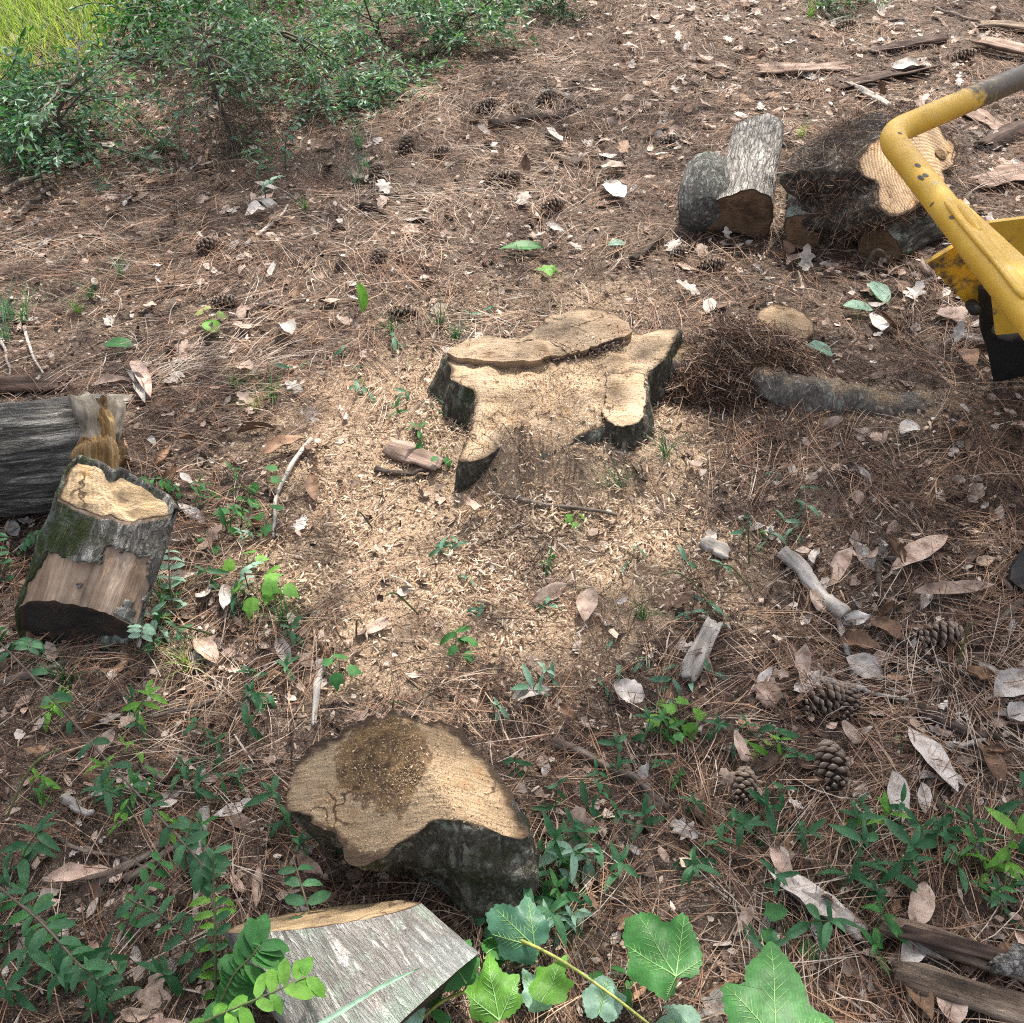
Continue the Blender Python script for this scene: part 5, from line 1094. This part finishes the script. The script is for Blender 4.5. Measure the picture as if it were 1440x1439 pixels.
def shrub(base, H, spread, ntw, nleaf, look, label, short=None, seed=0, lsize=.026, trunk=None, bare=0, low=.25, droop=.5, nindiv=0):
    r_ = np.random.default_rng(seed); b = GT(*base, -.02); M = place(b)
    root = thing('shrub', label, 'shrub', M, 'shrubs at the upper left', short); ntw = int(ntw*1.35); nleaf = int(nleaf*1.6); lsize *= 1.3
    tp_ = trunk if trunk is not None else [(0, 0, 0), (r_.normal(0, .03), r_.normal(0, .03), H*.5), (r_.normal(0, .08), r_.normal(0, .08), H*.85)]
    tr = smoothpath(tp_, 16)
    v, f = tube(tr, np.linspace(.013, .006, 16)*(H/.6)**.5, 8, True, 1, .2, seed); ob('trunk', mk('trunk', v, f, M_stemb, True), root)
    C, D, TT = [], [], []
    for i in range(ntw):
        q = tr[int(len(tr)*(low+(1-low)*r_.random())*.999)]; a = r_.uniform(0, 6.28); L = spread*r_.uniform(.55, 1.1)
        d = np.array([math.cos(a), math.sin(a), r_.uniform(-.05, .7)]); p = q.copy(); pts = [p.copy()]
        for k in range(7):
            d = d+r_.normal(0, .16, 3)+np.array([0, 0, -droop*.13]); d /= np.linalg.norm(d); p = p+d*L/7
            p[2] = max(p[2], .03); pts.append(p.copy())
        pa = smoothpath(pts, 14)
        if i < 7: v, f = tube(pa, np.linspace(.0055, .0018, 14), 6); ob('branch', mk('branch', v, f, M_stemb if i % 3 else M_twig, True), root)
        else: TT.append(tube(pa, np.linspace(.0028, .0009, 14), 3, False))
        for k in range(nleaf):
            t_ = r_.uniform(.25, 1); ii = min(12, int(t_*13)); dd = pa[ii+1]-pa[ii]; side = r_.normal(0, 1, 3); side[2] *= .5
            c = pa[ii]+dd*r_.random()
            if r_.random() < .5:
                st = unit(side)*r_.uniform(.01, .07); c = c+st
            C.append(c); D.append(unit(dd)*.6+unit(side)*.9)
    if bare:
        for i in range(bare):
            q = tr[int(15*r_.random()*.95)]; a = r_.uniform(0, 6.28); L = r_.uniform(.12, .36)
            e = q+np.array([math.cos(a)*L, math.sin(a)*L, r_.uniform(-.25, .12)]); e[2] = max(e[2], .01)
            TT.append(tube(smoothpath([q, (q+e)/2+r_.normal(0, .02, 3)+[0, 0, .03], e], 6), np.linspace(.0016, .0007, 6), 3, False))
    if TT: v, f = merge(TT); tag(ob('twig', mk('twig', v, f, M_stemb, True), root), kind='stuff')
    if C:
        C = np.array(C); D = np.array(D)
        v, f, rr = leafcloud(C, D, lsize, seed+3); tag(ob('foliage', mk('foliage', v, f, M_sh if look == bl else M_gr[look], False, {'rnd': rr}), root), kind='stuff')
    return root
MTR = place(GT(225, 312, -.02)).inverted()
trk = tolocal(MTR, [GT(225, 312, -.02), onY(218, 230, 3.06), onY(208, 170, 3.04), onY(203, 118, 3.02)])
shrub((225, 312), .55, .62, 34, 24, bl, 'bare trunked shrub with thin brown twigs standing at the upper left', 'the bare trunked shrub', 5, .020, trk, 260, .62)
SH = [((335, 215), .50, .36, 18, 16, bl, 'twiggy bluish shrub just right of the bare trunked shrub', 'the twiggy bluish shrub', 150), ((440, 130), .36, .5, 30, 34, bl, 'spreading bluish green shrub at the top left of centre', 'the spreading bluish shrub', 30), ((545, 75), .28, .48, 26, 36, bl, 'low bluish green shrub at the top edge', 'the low top shrub', 15),
      ((655, 66), .22, .34, 20, 36, bl, 'low leafy shrub sprawling at the top centre', 'the top centre shrub', 10), ((780, 20), .2, .32, 15, 28, dg, 'small green shrub at the top centre edge', 'the small top shrub', 8), ((110, 225), .30, .5, 26, 34, bl, 'low grey green shrub left of the bare trunked shrub', 'the low grey green shrub', 20),
      ((10, 215), .26, .42, 22, 36, dg, 'dark green shrub at the left edge', 'the left edge shrub', 10), ((300, 95), .45, .55, 30, 34, md, 'mid green bushy shrub at the top left', 'the bushy top shrub', 20), ((20, 150), .16, .4, 20, 30, md, 'bright leafy shrub beside the yellow grass', 'the shrub by the grass', 10),
      ((235, 60), .36, .42, 22, 30, dg, 'dark leafy shrub in front of the yellow grass', 'the shrub before the grass', 20), ((620, 5), .3, .5, 24, 32, dg, 'dark shrub at the top edge behind the low shrubs', 'the dark top shrub', 10), ((420, 20), .42, .6, 28, 30, bl, 'tall bluish shrub at the top edge', 'the tall bluish shrub', 10),
      ((555, 130), .10, .26, 14, 22, bl, 'sprawling low sprig of bluish leaves above the black cone', 'the sprawling low sprig', 0), ((470, 165), .10, .24, 12, 22, bl, 'small bluish leafy clump beside the upright dark cone', 'the small bluish clump', 0), ((1215, 15), .14, .24, 12, 20, bl, 'small grey green clump at the top edge behind the pile', 'the small top clump', 0)]
for i, (b, H, sp, nt_, nl, lk, lb, sh, br_) in enumerate(SH): shrub(b, H, sp, nt_, nl, lk, lb, sh, 40+i*7, .026, None, br_, .15, .7)
# ------------------------------------------------------------------ scattered litter
def area(N, y0=.3, y1=6.5, wide=.58, mrg=.45):
    y = rng.uniform(y0, y1, N); d = y*cP+CAMH*sP; x = rng.uniform(-1, 1, N)*(wide*d+mrg); return x, y
# grass at the far left
N = 15000
gc = G(20, 20); x = rng.normal(gc[0]-.25, .85, N); y = rng.normal(gc[1]+.15, .75, N)
ok = (x < G(150, 60)[0]+.25*vn(y*3, y*0+1)+.1*(y-4.5)) & (y > G(40, 120)[1]+.15*vn(x*4, x*0)); x, y = x[ok], y[ok]; N = len(x)
a = rng.uniform(0, 6.28, N); L = rng.uniform(.10, .26, N); t_ = np.linspace(0, 1, 4)[None]; le = rng.uniform(.2, .9, N)[:, None]
px_ = x[:, None]+np.cos(a)[:, None]*t_**1.5*L[:, None]*le; py_ = y[:, None]+np.sin(a)[:, None]*t_**1.5*L[:, None]*le
pz_ = h(x, y)[:, None]+L[:, None]*(t_-.4*le*t_**2.2)-.01
C = np.stack([px_, py_, pz_], -1); sd_ = np.stack([-np.sin(a), np.cos(a), a*0], -1)[:, None]*(.0032*(1-t_*.9))[..., None]
V = np.stack([C-sd_, C+sd_], 2).reshape(-1, 3); k = (np.arange(N)*8)[:, None, None]; s_ = (np.arange(3)*2)[None, :, None]
tag(ob('grass', mk('grass', V, (k+s_+np.array([0, 1, 3, 2])).reshape(-1, 4), M_gr[yg], True, {'rnd': np.repeat(rng.random(N), 8)})), kind='stuff')
# pine needles
def needles(N, x, y, ang, L, wid, z0, tilt, rnd, K=4):
    t_ = np.linspace(-.5, .5, K)[None]
    cv = rng.normal(0, .35, N)[:, None]
    A = ang[:, None]+cv*t_*1.6
    dx = np.cos(A)*L[:, None]/(K-1); dy = np.sin(A)*L[:, None]/(K-1)
    X_ = x[:, None]+np.cumsum(dx, 1)-dx.sum(1, keepdims=True)/2; Y_ = y[:, None]+np.cumsum(dy, 1)-dy.sum(1, keepdims=True)/2
    Z_n = h(X_, Y_)+z0[:, None]+tilt[:, None]*t_*L[:, None]+rng.uniform(-.004, .012, N)[:, None]*(1-4*t_**2)
    roll = rng.uniform(-.9, .9, N)[:, None]
    sx, sy, sz = -np.sin(A)*np.cos(roll), np.cos(A)*np.cos(roll), np.sin(roll)+A*0
    C = np.stack([X_, Y_, Z_n], -1); wp = (wid[:, None]*np.array([.5, 1, 1, .45])[None, :K])[..., None]*.5
    Sd = np.stack([sx, sy, sz], -1)*wp
    V = np.stack([C-Sd, C+Sd], 2).reshape(-1, 3)
    k = (np.arange(N)*2*K)[:, None, None]; s_ = (np.arange(K-1)*2)[None, :, None]
    return V, (k+s_+np.array([0, 1, 3, 2])).reshape(-1, 4), np.repeat(rnd, 2*K)
NF = 52000
x, y = area(NF); sm = sawmask(x, y); pt = vn(x*3.2, y*3.2, 0, 71)
keep = rng.random(NF) < np.clip(1.02-sm*.88, .05, 1)*(.62+.45*pt+.2); x, y, sm, pt = x[keep], y[keep], sm[keep], pt[keep]
n0 = len(x); fl_ = vn(x*1.6, y*1.6, 0, 72)*3.5+rng.normal(0, .75, n0); Lf = rng.uniform(.09, .19, n0); zf = rng.uniform(.001, .030, n0)*(1-.5*sm); tf = rng.normal(0, .10, n0)
tone = np.clip(.44+.26*vn(x*2.4, y*2.4, 0, 73)+.16*vn(x*7, y*7, 0, 74)+rng.normal(0, .27, n0), 0, 1)
for c_, s_, a_ in ((G(200, 530), .3, .3), (G(560, 270), .22, .38), (G(1230, 690), .3, .12), (G(600, 300), .3, .15)):
    tone = np.clip(tone+a_*gau(x, y, c_, s_, s_*.7), 0, 1)
rep = lambda q: np.repeat(q, 2)
an2 = rep(fl_)+rng.normal(0, .07, n0*2)
V, F, rr = needles(n0*2, rep(x)+rng.normal(0, .004, n0*2), rep(y)+rng.normal(0, .004, n0*2), an2, rep(Lf)*rng.uniform(.85, 1.1, n0*2), rng.uniform(.0011, .0017, n0*2), rep(zf), rep(tf), np.clip(rep(tone)+rng.normal(0, .06, n0*2), 0, 1))
tag(ob('pine_needle_litter', mk('pine_needle_litter', V, F, M_needle, False, {'rnd': rr})), kind='stuff')
# broken leaf and bark fragments
def flakes(N, x, y, size, z0, rnd, tilt=.5):
    a = rng.uniform(0, 6.28, N); n_ = np.stack([rng.normal(0, tilt, N), rng.normal(0, tilt, N), np.ones(N)], -1); n_ /= np.linalg.norm(n_, axis=1)[:, None]
    u = np.stack([np.cos(a), np.sin(a), a*0], -1); u -= n_*(u*n_).sum(1, keepdims=True); v = np.cross(n_, u)
    c = np.stack([x, y, h(x, y)+z0], -1); L = size[:, None]; W = (size*rng.uniform(.3, .75, N))[:, None]
    j = lambda: rng.uniform(.6, 1.25, (N, 1))
    bd = n_*L*rng.uniform(-.12, .3, (N, 1))
    P = np.stack([c-u*L*.5*j(), c-v*W*.5*j()-u*L*.15*j(), c+u*L*.3*j()-v*W*.4*j()+bd, c+u*L*.5*j()+bd, c+u*L*.1+v*W*.55*j(), c-u*L*.3*j()+v*W*.4*j()+bd*.6, c], 1)
    k = np.arange(N)[:, None]*7
    F = np.concatenate([k+[6, i, (i+1) % 6] for i in range(6)])
    return P.reshape(-1, 3), F, np.repeat(rnd, 7)
NF = 60000
x, y = area(NF); sm = sawmask(x, y); keep = rng.random(NF) < (1-.75*sm)*(.6+.4*vn(x*2.2, y*2.2, 0, 81)); x, y, sm = x[keep], y[keep], sm[keep]; n0 = len(x)
V, F, rr = flakes(n0, x, y, rng.gamma(2.6, .0052, n0)+.004, rng.uniform(.002, .016, n0), np.clip(rng.beta(.9, .85, n0), 0, 1))
tag(ob('leaf_crumb_litter', mk('leaf_crumb_litter', V, F, M_frag, False, {'rnd': rr})), kind='stuff')
def slv(N, c, L, W, rnd, tl=.35):
    return slivers(N, c, L, W, rnd, tl)
# wood chips and sawdust, on the ground and on the stump
def slivers(N, c, L, W, rnd, tl=.35):
    a = rng.uniform(0, 6.28, N); t_ = rng.normal(0, tl, N)
    u = np.stack([np.cos(a)*np.cos(t_), np.sin(a)*np.cos(t_), np.sin(t_)], -1); s = np.stack([-np.sin(a), np.cos(a), rng.normal(0, .4, N)], -1); s /= np.linalg.norm(s, axis=1)[:, None]; n_ = np.cross(u, s)
    L = L[:, None]; W = W[:, None]; cv = n_*L*rng.uniform(-.12, .12, (N, 1))
    P = np.stack([c-u*L*.5-s*W*.3, c-u*L*.5+s*W*.35, c+s*W*.55+cv, c-s*W*.55+cv, c+u*L*.5+s*W*.25, c+u*L*.5-s*W*.15, c+n_*W*.45+cv], 1).reshape(-1, 3)
    k = np.arange(N)[:, None]*7
    T_ = np.concatenate([k+q for q in ([0, 1, 6], [1, 2, 6], [2, 4, 6], [4, 5, 6], [5, 3, 6], [3, 0, 6])])
    return P, T_, np.repeat(rnd, 7)
N = 5200
x, y = area(N); keep = rng.random(N) < 1-.8*sawmask(x, y); x, y = x[keep], y[keep]; n0 = len(x)
V, F, rr = slivers(n0, np.stack([x, y, h(x, y)+rng.uniform(.004, .020, n0)], -1), rng.gamma(2.4, .016, n0)+.012, rng.uniform(.0015, .0042, n0), rng.beta(.9, 1., n0), .12)
tag(ob('twig_litter', mk('twig_litter', V, F, M_frag, False, {'rnd': rr})), kind='stuff')
def inpoly(x, y, P):
    c = np.zeros(len(x), bool); j = len(P)-1
    for i in range(len(P)):
        k = ((P[i][1] > y) != (P[j][1] > y)) & (x < (P[j][0]-P[i][0])*(y-P[i][1])/(P[j][1]-P[i][1]+1e-12)+P[i][0]); c ^= k; j = i
    return c
stw = tp[:, :2]; tiw = tt[:, :2]+cS[None, :2]
def restz(x, y):
    z = h(x, y); a_ = inpoly(x, y, stw); b_ = inpoly(x, y, tiw)
    z = np.where(a_, ZS-.002, z); return np.where(b_, ZS+.018, z), a_ | b_
N = 90000
x = rng.normal(C_SD[0]+.05, .60, N); y = rng.normal(C_SD[1]+.05, .62, N)
x2, y2 = area(26000, .5, 4.5); x = np.concatenate([x, x2]); y = np.concatenate([y, y2]); sm = sawmask(x, y)
keep = rng.random(len(x)) < sm**1.3*(.75+.5*vn(x*5, y*5, 0, 91)); x, y, sm = x[keep], y[keep], sm[keep]
z, on = restz(x, y)
keep = ~on | (rng.random(len(x)) < np.clip(.06+.8*vn(x*9, y*9, 0, 93)+.85*gau(x, y, G(800, 560, ZS), .13, .11)+.35*gau(x, y, G(800, 470, ZS), .16, .06), 0, 1)); x, y, z, on = x[keep], y[keep], z[keep], on[keep]
n0 = len(x); big = gau(x, y, C_CH, .38, .28)
L = (rng.gamma(1.7, .0036, n0)*(1+.6*big)+.002)*np.where(on, .6, 1)
V, F, rr = slivers(n0, np.stack([x, y, z+rng.uniform(.001, .013, n0)*np.where(on, .4, 1)], -1), L, np.clip(L*rng.uniform(.08, .5, n0), .0009, .0048), np.clip(rng.beta(1.1, 1.25, n0)+.10*big-.04, 0, 1), .5)
tag(ob('wood_chip_litter', mk('wood_chip_litter', V, F, M_chip, False, {'rnd': rr})), kind='stuff')
N = 90000
x = rng.normal(C_SD[0], .55, N); y = rng.normal(C_SD[1], .58, N); sm = sawmask(x, y)
keep = rng.random(N) < sm**1.5; x, y = x[keep], y[keep]; z, on = restz(x, y); n0 = len(x)
d3 = rng.normal(0, .0011, (n0, 4, 3))+np.stack([x, y, z+rng.uniform(.000, .006, n0)*np.where(on, .5, 1)], -1)[:, None]
k = np.arange(n0)[:, None]*4
tag(ob('sawdust', mk('sawdust', d3.reshape(-1, 3), np.concatenate([k+[0, 1, 2], k+[0, 3, 1], k+[1, 3, 2], k+[2, 3, 0]]), M_dust, False, {'rnd': np.repeat(rng.random(n0), 4)})), kind='stuff')
# sawdust grains on the cut chunk and root
def grains(parent, M, P, N, sz, seed):
    r_ = np.random.default_rng(seed); q = P[r_.integers(0, len(P), N)]+np.column_stack([r_.normal(0, .005, (N, 2)), r_.uniform(0, .0025, N)])
    d3 = r_.normal(0, sz, (N, 4, 3))+q[:, None]; k = np.arange(N)[:, None]*4
    tag(ob('sawdust_grain', mk('sawdust_grain', d3.reshape(-1, 3), np.concatenate([k+[0, 1, 2], k+[0, 3, 1], k+[1, 3, 2], k+[2, 3, 0]]), M_dust, False, {'rnd': np.repeat(r_.random(N), 4)}), parent), kind='stuff')
N = 900; tq = rng.random(N); l0, l1 = G(775, 506, ZS), G(875, 482, ZS)
q = l0+(l1-l0)*tq[:, None]+np.column_stack([rng.normal(0, .012, N), rng.normal(-.004, .014, N), rng.uniform(.0, .014, N)])
P_, T_, R_ = slivers(N, q, rng.gamma(2.5, .003, N)+.003, rng.uniform(.0012, .004, N), np.clip(rng.beta(1.2, 2.6, N), 0, 1), .6)
tag(ob('crumb', mk('crumb', tolocal(MS, P_), T_, M_frag, False, {'rnd': R_}), stump), kind='stuff')
grains(logG, MG, GTOP, 1800, .0011, 3)
grains(stump, MS, V_[(rng.random(len(V_)) < .5)], 1200, .0013, 4)
# fibres on the dirt caked log and the dark root mound
Pq = (np.array(MC)[:3, :3]@PC[:34].reshape(-1, 3).T).T+np.array(MC)[:3, 3]
N = 3800; q = Pq[rng.integers(0, len(Pq), N)]+rng.normal(0, .008, (N, 3)); q[:, 2] = np.maximum(q[:, 2], .0)
d = rng.normal(0, 1, (N, 3)); d[:, 2] -= .5; d /= np.linalg.norm(d, axis=1)[:, None]; L = rng.uniform(.03, .11, N)[:, None]; s = np.cross(d, rng.normal(0, 1, (N, 3))); s = s/np.linalg.norm(s, axis=1)[:, None]*.0005
mid = q+rng.normal(0, .006, (N, 3))
V = np.stack([q-d*L/2-s, q-d*L/2+s, mid-s, mid+s, q+d*L/2-s, q+d*L/2+s], 1).reshape(-1, 3); k = np.arange(N)[:, None]*6
Mi = MC.inverted()
tag(ob('root_fibre', mk('root_fibre', tolocal(MC, V), np.concatenate([k+[0, 1, 3, 2], k+[2, 3, 5, 4]]), M_needle, False, {'rnd': np.repeat(rng.beta(1, 1.4, N), 6)}), logC), kind='stuff')
# dark fibrous soil mound over the root beside the stump
c_ = GT(1018, 528, 0); RX, RY, HM = .215, .125, .115
def moundz(u, v): return HM*np.clip(1-u*u-v*v, 0, 1)**.75*(1+.35*fbm(u*2.6, v*2.6, 0, 61, 3))
rr_, aa_ = np.meshgrid(np.linspace(.02, 1.08, 30), np.arange(90)/90*2*np.pi, indexing='ij'); wob = 1+.16*vn(np.cos(aa_)*2, np.sin(aa_)*2, 0, 62)
u, v = rr_*np.cos(aa_)*wob, rr_*np.sin(aa_)*wob; mx_, my_ = c_[0]+u*RX, c_[1]+v*RY
zz = h(mx_, my_)+moundz(u, v)-.02*np.clip(rr_-.95, 0, 1)*8+.012*fbm(mx_*26, my_*26, 0, 63, 3)*(rr_ < 1)
ob('root_mound', mk('root_mound', tolocal(MS, np.stack([mx_, my_, zz], -1).reshape(-1, 3)), [np.stack([q_[:, [0, 3, 2, 1]][:, k] for k in range(4)], -1) for q_ in [np.concatenate([np.stack([i_*90+np.arange(90), i_*90+(np.arange(90)+1) % 90, (i_+1)*90+(np.arange(90)+1) % 90, (i_+1)*90+np.arange(90)], -1) for i_ in range(29)])]], m_fibre('fibrous root soil', (.022, .016, .012), (.085, .058, .04), (.24, .17, .115), 1, 150, .01), True), stump)
N = 5200; a = rng.uniform(0, 6.28, N); r = np.sqrt(rng.random(N)); u, v = np.cos(a)*r, np.sin(a)*r; mx_, my_ = c_[0]+u*RX, c_[1]+v*RY
zz = h(mx_, my_)+moundz(u, v)
d = np.stack([rng.normal(.3, .8, N)+u*.4, rng.normal(-.5, .6, N), rng.normal(-.25, .25, N)], -1); d /= np.linalg.norm(d, axis=1)[:, None]; L = rng.uniform(.015, .09, N)[:, None]
q = np.stack([mx_, my_, zz+rng.uniform(-.004, .012, N)], -1); sd_ = np.cross(d, rng.normal(0, 1, (N, 3))); sd_ = sd_/np.linalg.norm(sd_, axis=1)[:, None]*rng.uniform(.0004, .0009, N)[:, None]
md_ = q+rng.normal(0, .006, (N, 3))
V = np.stack([q-d*L/2-sd_, q-d*L/2+sd_, md_-sd_, md_+sd_, q+d*L/2-sd_, q+d*L/2+sd_], 1).reshape(-1, 3); k = np.arange(N)[:, None]*6
tag(ob('root_fibre', mk('root_fibre', tolocal(MS, V), np.concatenate([k+[0, 1, 3, 2], k+[2, 3, 5, 4]]), M_needle, False, {'rnd': np.repeat(np.clip(rng.beta(1, 1.1, N), 0, 1), 6)}), stump), kind='stuff')
N = 1500; a = rng.uniform(0, 6.28, N); r = np.sqrt(rng.random(N)); u, v = np.cos(a)*r, np.sin(a)*r*.8+.2; k_ = (u*u+v*v < 1); u, v = u[k_], v[k_]; N = len(u); mx_, my_ = c_[0]+u*RX, c_[1]+v*RY
P_, T_, R_ = slivers(N, np.stack([mx_, my_, h(mx_, my_)+moundz(u, v)+.004], -1), rng.gamma(1.8, .004, N)+.003, rng.uniform(.001, .004, N), rng.beta(1.1, 1.3, N), .5)
tag(ob('wood_chip', mk('wood_chip', tolocal(MS, P_), T_, M_chip, False, {'rnd': R_}), stump), kind='stuff')
# ------------------------------------------------------------------ dead leaves: the largest ones in view as objects, the rest as litter
N = 6000
x, y = area(N, .4, 6.2); sm = sawmask(x, y)
w_ = (1-.93*sm)*(.45+.45*vn(x*1.5, y*1.5, 0, 95)+.35*sstep(.2, 1.2, x)+.25*sstep(2.6, 3.6, y))
keep = rng.random(N) < w_; x, y = x[keep], y[keep]; N = len(x)
lks = rng.choice(['pinkish tan', 'pale grey', 'brown', 'dark', 'whitish'], N, p=[.36, .20, .23, .13, .08]); sc = .28+.75*rng.random(N)**1.7; dep = y*cP+CAMH*sP
vis = np.abs(x)/dep < .49
order = np.argsort(-(sc/dep)*vis); rest = {}
LEAFOBJ = []
for r_i, i in enumerate(order):
    p = np.array([x[i], y[i], float(h(x[i], y[i]))+random.uniform(.010, .02)]); mi = random.randrange(9); lk = str(lks[i])
    ya, pi_, ro = random.uniform(0, 6.28), random.gauss(0, .22), random.gauss(0, .3)
    if r_i < 250:
        o = dleaf(p, ya, pi_, ro, sc[i], lk, mi, None, None, gL); LEAFOBJ.append((o, lk, sc[i], x[i], y[i]))
    else: rest.setdefault(lk, []).append((mi, place(p, ya, pi_, ro, sc[i])))
parts_by = []
me = bpy.data.meshes.new('leaf_litter'); VV, FF, RR, MI, off = [], [], [], [], 0
for li, lk in enumerate(M_dl):
    me.materials.append(M_dl[lk])
VQ, FQ, FT, MQ, MT = [], [], [], [], []
for li, lk in enumerate(M_dl):
    for mi, M in rest.get(lk, []):
        s_ = DLo[lk][mi]; n_ = len(s_.vertices); co = np.empty(n_*3); s_.vertices.foreach_get('co', co); A = np.array(M)
        VV.append(co.reshape(-1, 3)@A[:3, :3].T+A[:3, 3]); RR.append(np.full(n_, random.random()))
        for pl_ in s_.polygons:
            (FQ if len(pl_.vertices) == 4 else FT).append([v+off for v in pl_.vertices]); (MQ if len(pl_.vertices) == 4 else MT).append(li)
        off += n_
m2 = mk('leaf_litter', np.vstack(VV), [np.array(FQ), np.array(FT)], None, True, {'rnd': np.concatenate(RR)})
for lk in M_dl: m2.materials.append(M_dl[lk])
m2.polygons.foreach_set('material_index', np.array(MQ+MT, np.int32))
tag(ob('leaf_litter', m2), kind='stuff')
# ------------------------------------------------------------------ labels for the scattered pieces: what they look like and what they lie beside
used = {}
LA = np.array([(a_[1], a_[2]) for a_ in LM])
def dirn(dx, dy):
    return ('right of' if dx > 0 else 'left of') if abs(dx) > abs(dy) else ('behind' if dy > 0 else 'in front of')
def autolabel(o, look, noun, cat, grp, x, y):
    d = np.hypot(LA[:, 0]-x, LA[:, 1]-y); k = np.argsort(d)
    cand = [f"{look} {noun} {dirn(x-LA[i, 0], y-LA[i, 1])} {LM[i][0]}" for i in k[:4]]
    cand += [f"{look} {noun} between {LM[k[0]][0]} and {LM[k[1]][0]}"]
    cand = [c for c in cand if len(c.split()) <= 16]
    cand += [f"{look} {noun} between {LM[k[0]][0]} and {LM[k[2]][0]}"]; cand = [c for c in cand if len(c.split()) <= 16]
    lab = next((c for c in cand if c not in used), cand[0])
    used[lab] = used.get(lab, 0)+1
    tag(o, lab, cat, grp)
for o, lk, s_, x_, y_ in LEAFOBJ:
    sz = 'small' if s_ < .55 else ('large' if s_ > .8 else '')
    autolabel(o, (sz+' '+lk).strip(), 'dead leaf', 'leaf', gL, x_, y_)
for r, kd, lk, x_, y_, s_ in PL:
    sz = 'small' if s_ < .85 else ('large' if s_ > 1.2 else '')
    nn = {'seedling': 'narrow leaved seedling', 'sprig': 'small leaved sprig', 'broad': 'lobed leaf seedling', 'grass': 'grass tuft'}[kd]
    autolabel(r, (sz+' '+lk).strip(), nn, 'grass' if kd == 'grass' else 'plant', {'seedling': 'narrow leaved seedlings', 'sprig': 'small leaved sprigs', 'broad': 'lobed leaf seedlings', 'grass': 'grass tufts'}[kd], x_, y_)

# ------------------------------------------------------------------ unseen trees with crown leaves set sunward of chosen ground spots for shade
def tree(base, hgt, targets, n, label, seed, z0=3.4, z1=6.5):
    r_ = np.random.default_rng(seed); b = np.array([base[0], base[1], 0.]); M = place(b)
    root = thing('shade_tree', label, 'tree', M, 'unseen shade trees')
    tr = smoothpath([(0, 0, -.1), (.05, 0, hgt*.5), (0, .1, hgt)], 20); v, f = tube(tr, np.linspace(.17, .05, 20), 14, True, 1, .1, seed)
    ob('trunk', mk('trunk', v, f, B_dirt, True), root)
    hr = math.cos(SUN_EL)/math.sin(SUN_EL); C = []
    for (c, sx, sy, k) in targets:
        m = int(n*k); z = r_.uniform(z0, z1, m); cl = r_.normal(0, 1, (max(3, m//26), 2)); ci = r_.integers(0, len(cl), m); zc = r_.uniform(z0, z1, len(cl))
        off = cl[ci]*[sx, sy]+r_.normal(0, .13, (m, 2)); z = zc[ci]+r_.normal(0, .15, m)
        C.append(np.column_stack([c[0]+off[:, 0]+z*hr*math.sin(SUN_AZ), c[1]+off[:, 1]+z*hr*math.cos(SUN_AZ), z]))
        for q in range(0, len(cl), 3):
            e = np.array([c[0]+cl[q, 0]*sx+zc[q]*hr*math.sin(SUN_AZ), c[1]+cl[q, 1]*sy+zc[q]*hr*math.cos(SUN_AZ), zc[q]])-b
            st = np.array([0, .05, min(e[2]*.9, hgt*.95)])
            if q % 9 == 0: v, f = tube(smoothpath([st, (st+e)/2+[0, 0, .25], e], 10), np.linspace(.035, .008, 10), 6); ob('branch', mk('branch', v, f, M_twigd, True), root)
    C = np.vstack(C)-b; D = r_.normal(0, 1, C.shape); D[:, 2] *= .4
    v, f, rr = leafcloud(C, D, .13, seed); tag(ob('crown', mk('crown', v, f, M_gr['mid green'], False, {'rnd': rr}), root), kind='stuff')
tree((4.6, 3.6), 8, [(G(1330, 650), .35, .3, .4), (G(1330, 900), .35, .25, .42), (G(1150, 1120), .28, .14, .2), (G(1390, 1250), .25, .15, .5), (G(1500, 500), .4, .4, .4), (G(1000, 200), .6, .4, .3)], 1500, 'unseen tree to the right with its crown shaped to cast shade', 3)
tree((-4.6, 3.2), 8, [(G(60, 1000), .3, .16, .28), (G(200, 1230), .22, .14, .15), (G(40, 1330), .22, .12, .3), (G(0, 700), .3, .3, .3), (G(230, 250), .5, .35, .35), (G(450, 250), .4, .4, .2)], 1500, 'unseen tree to the left with its crown shaped to cast shade', 4)
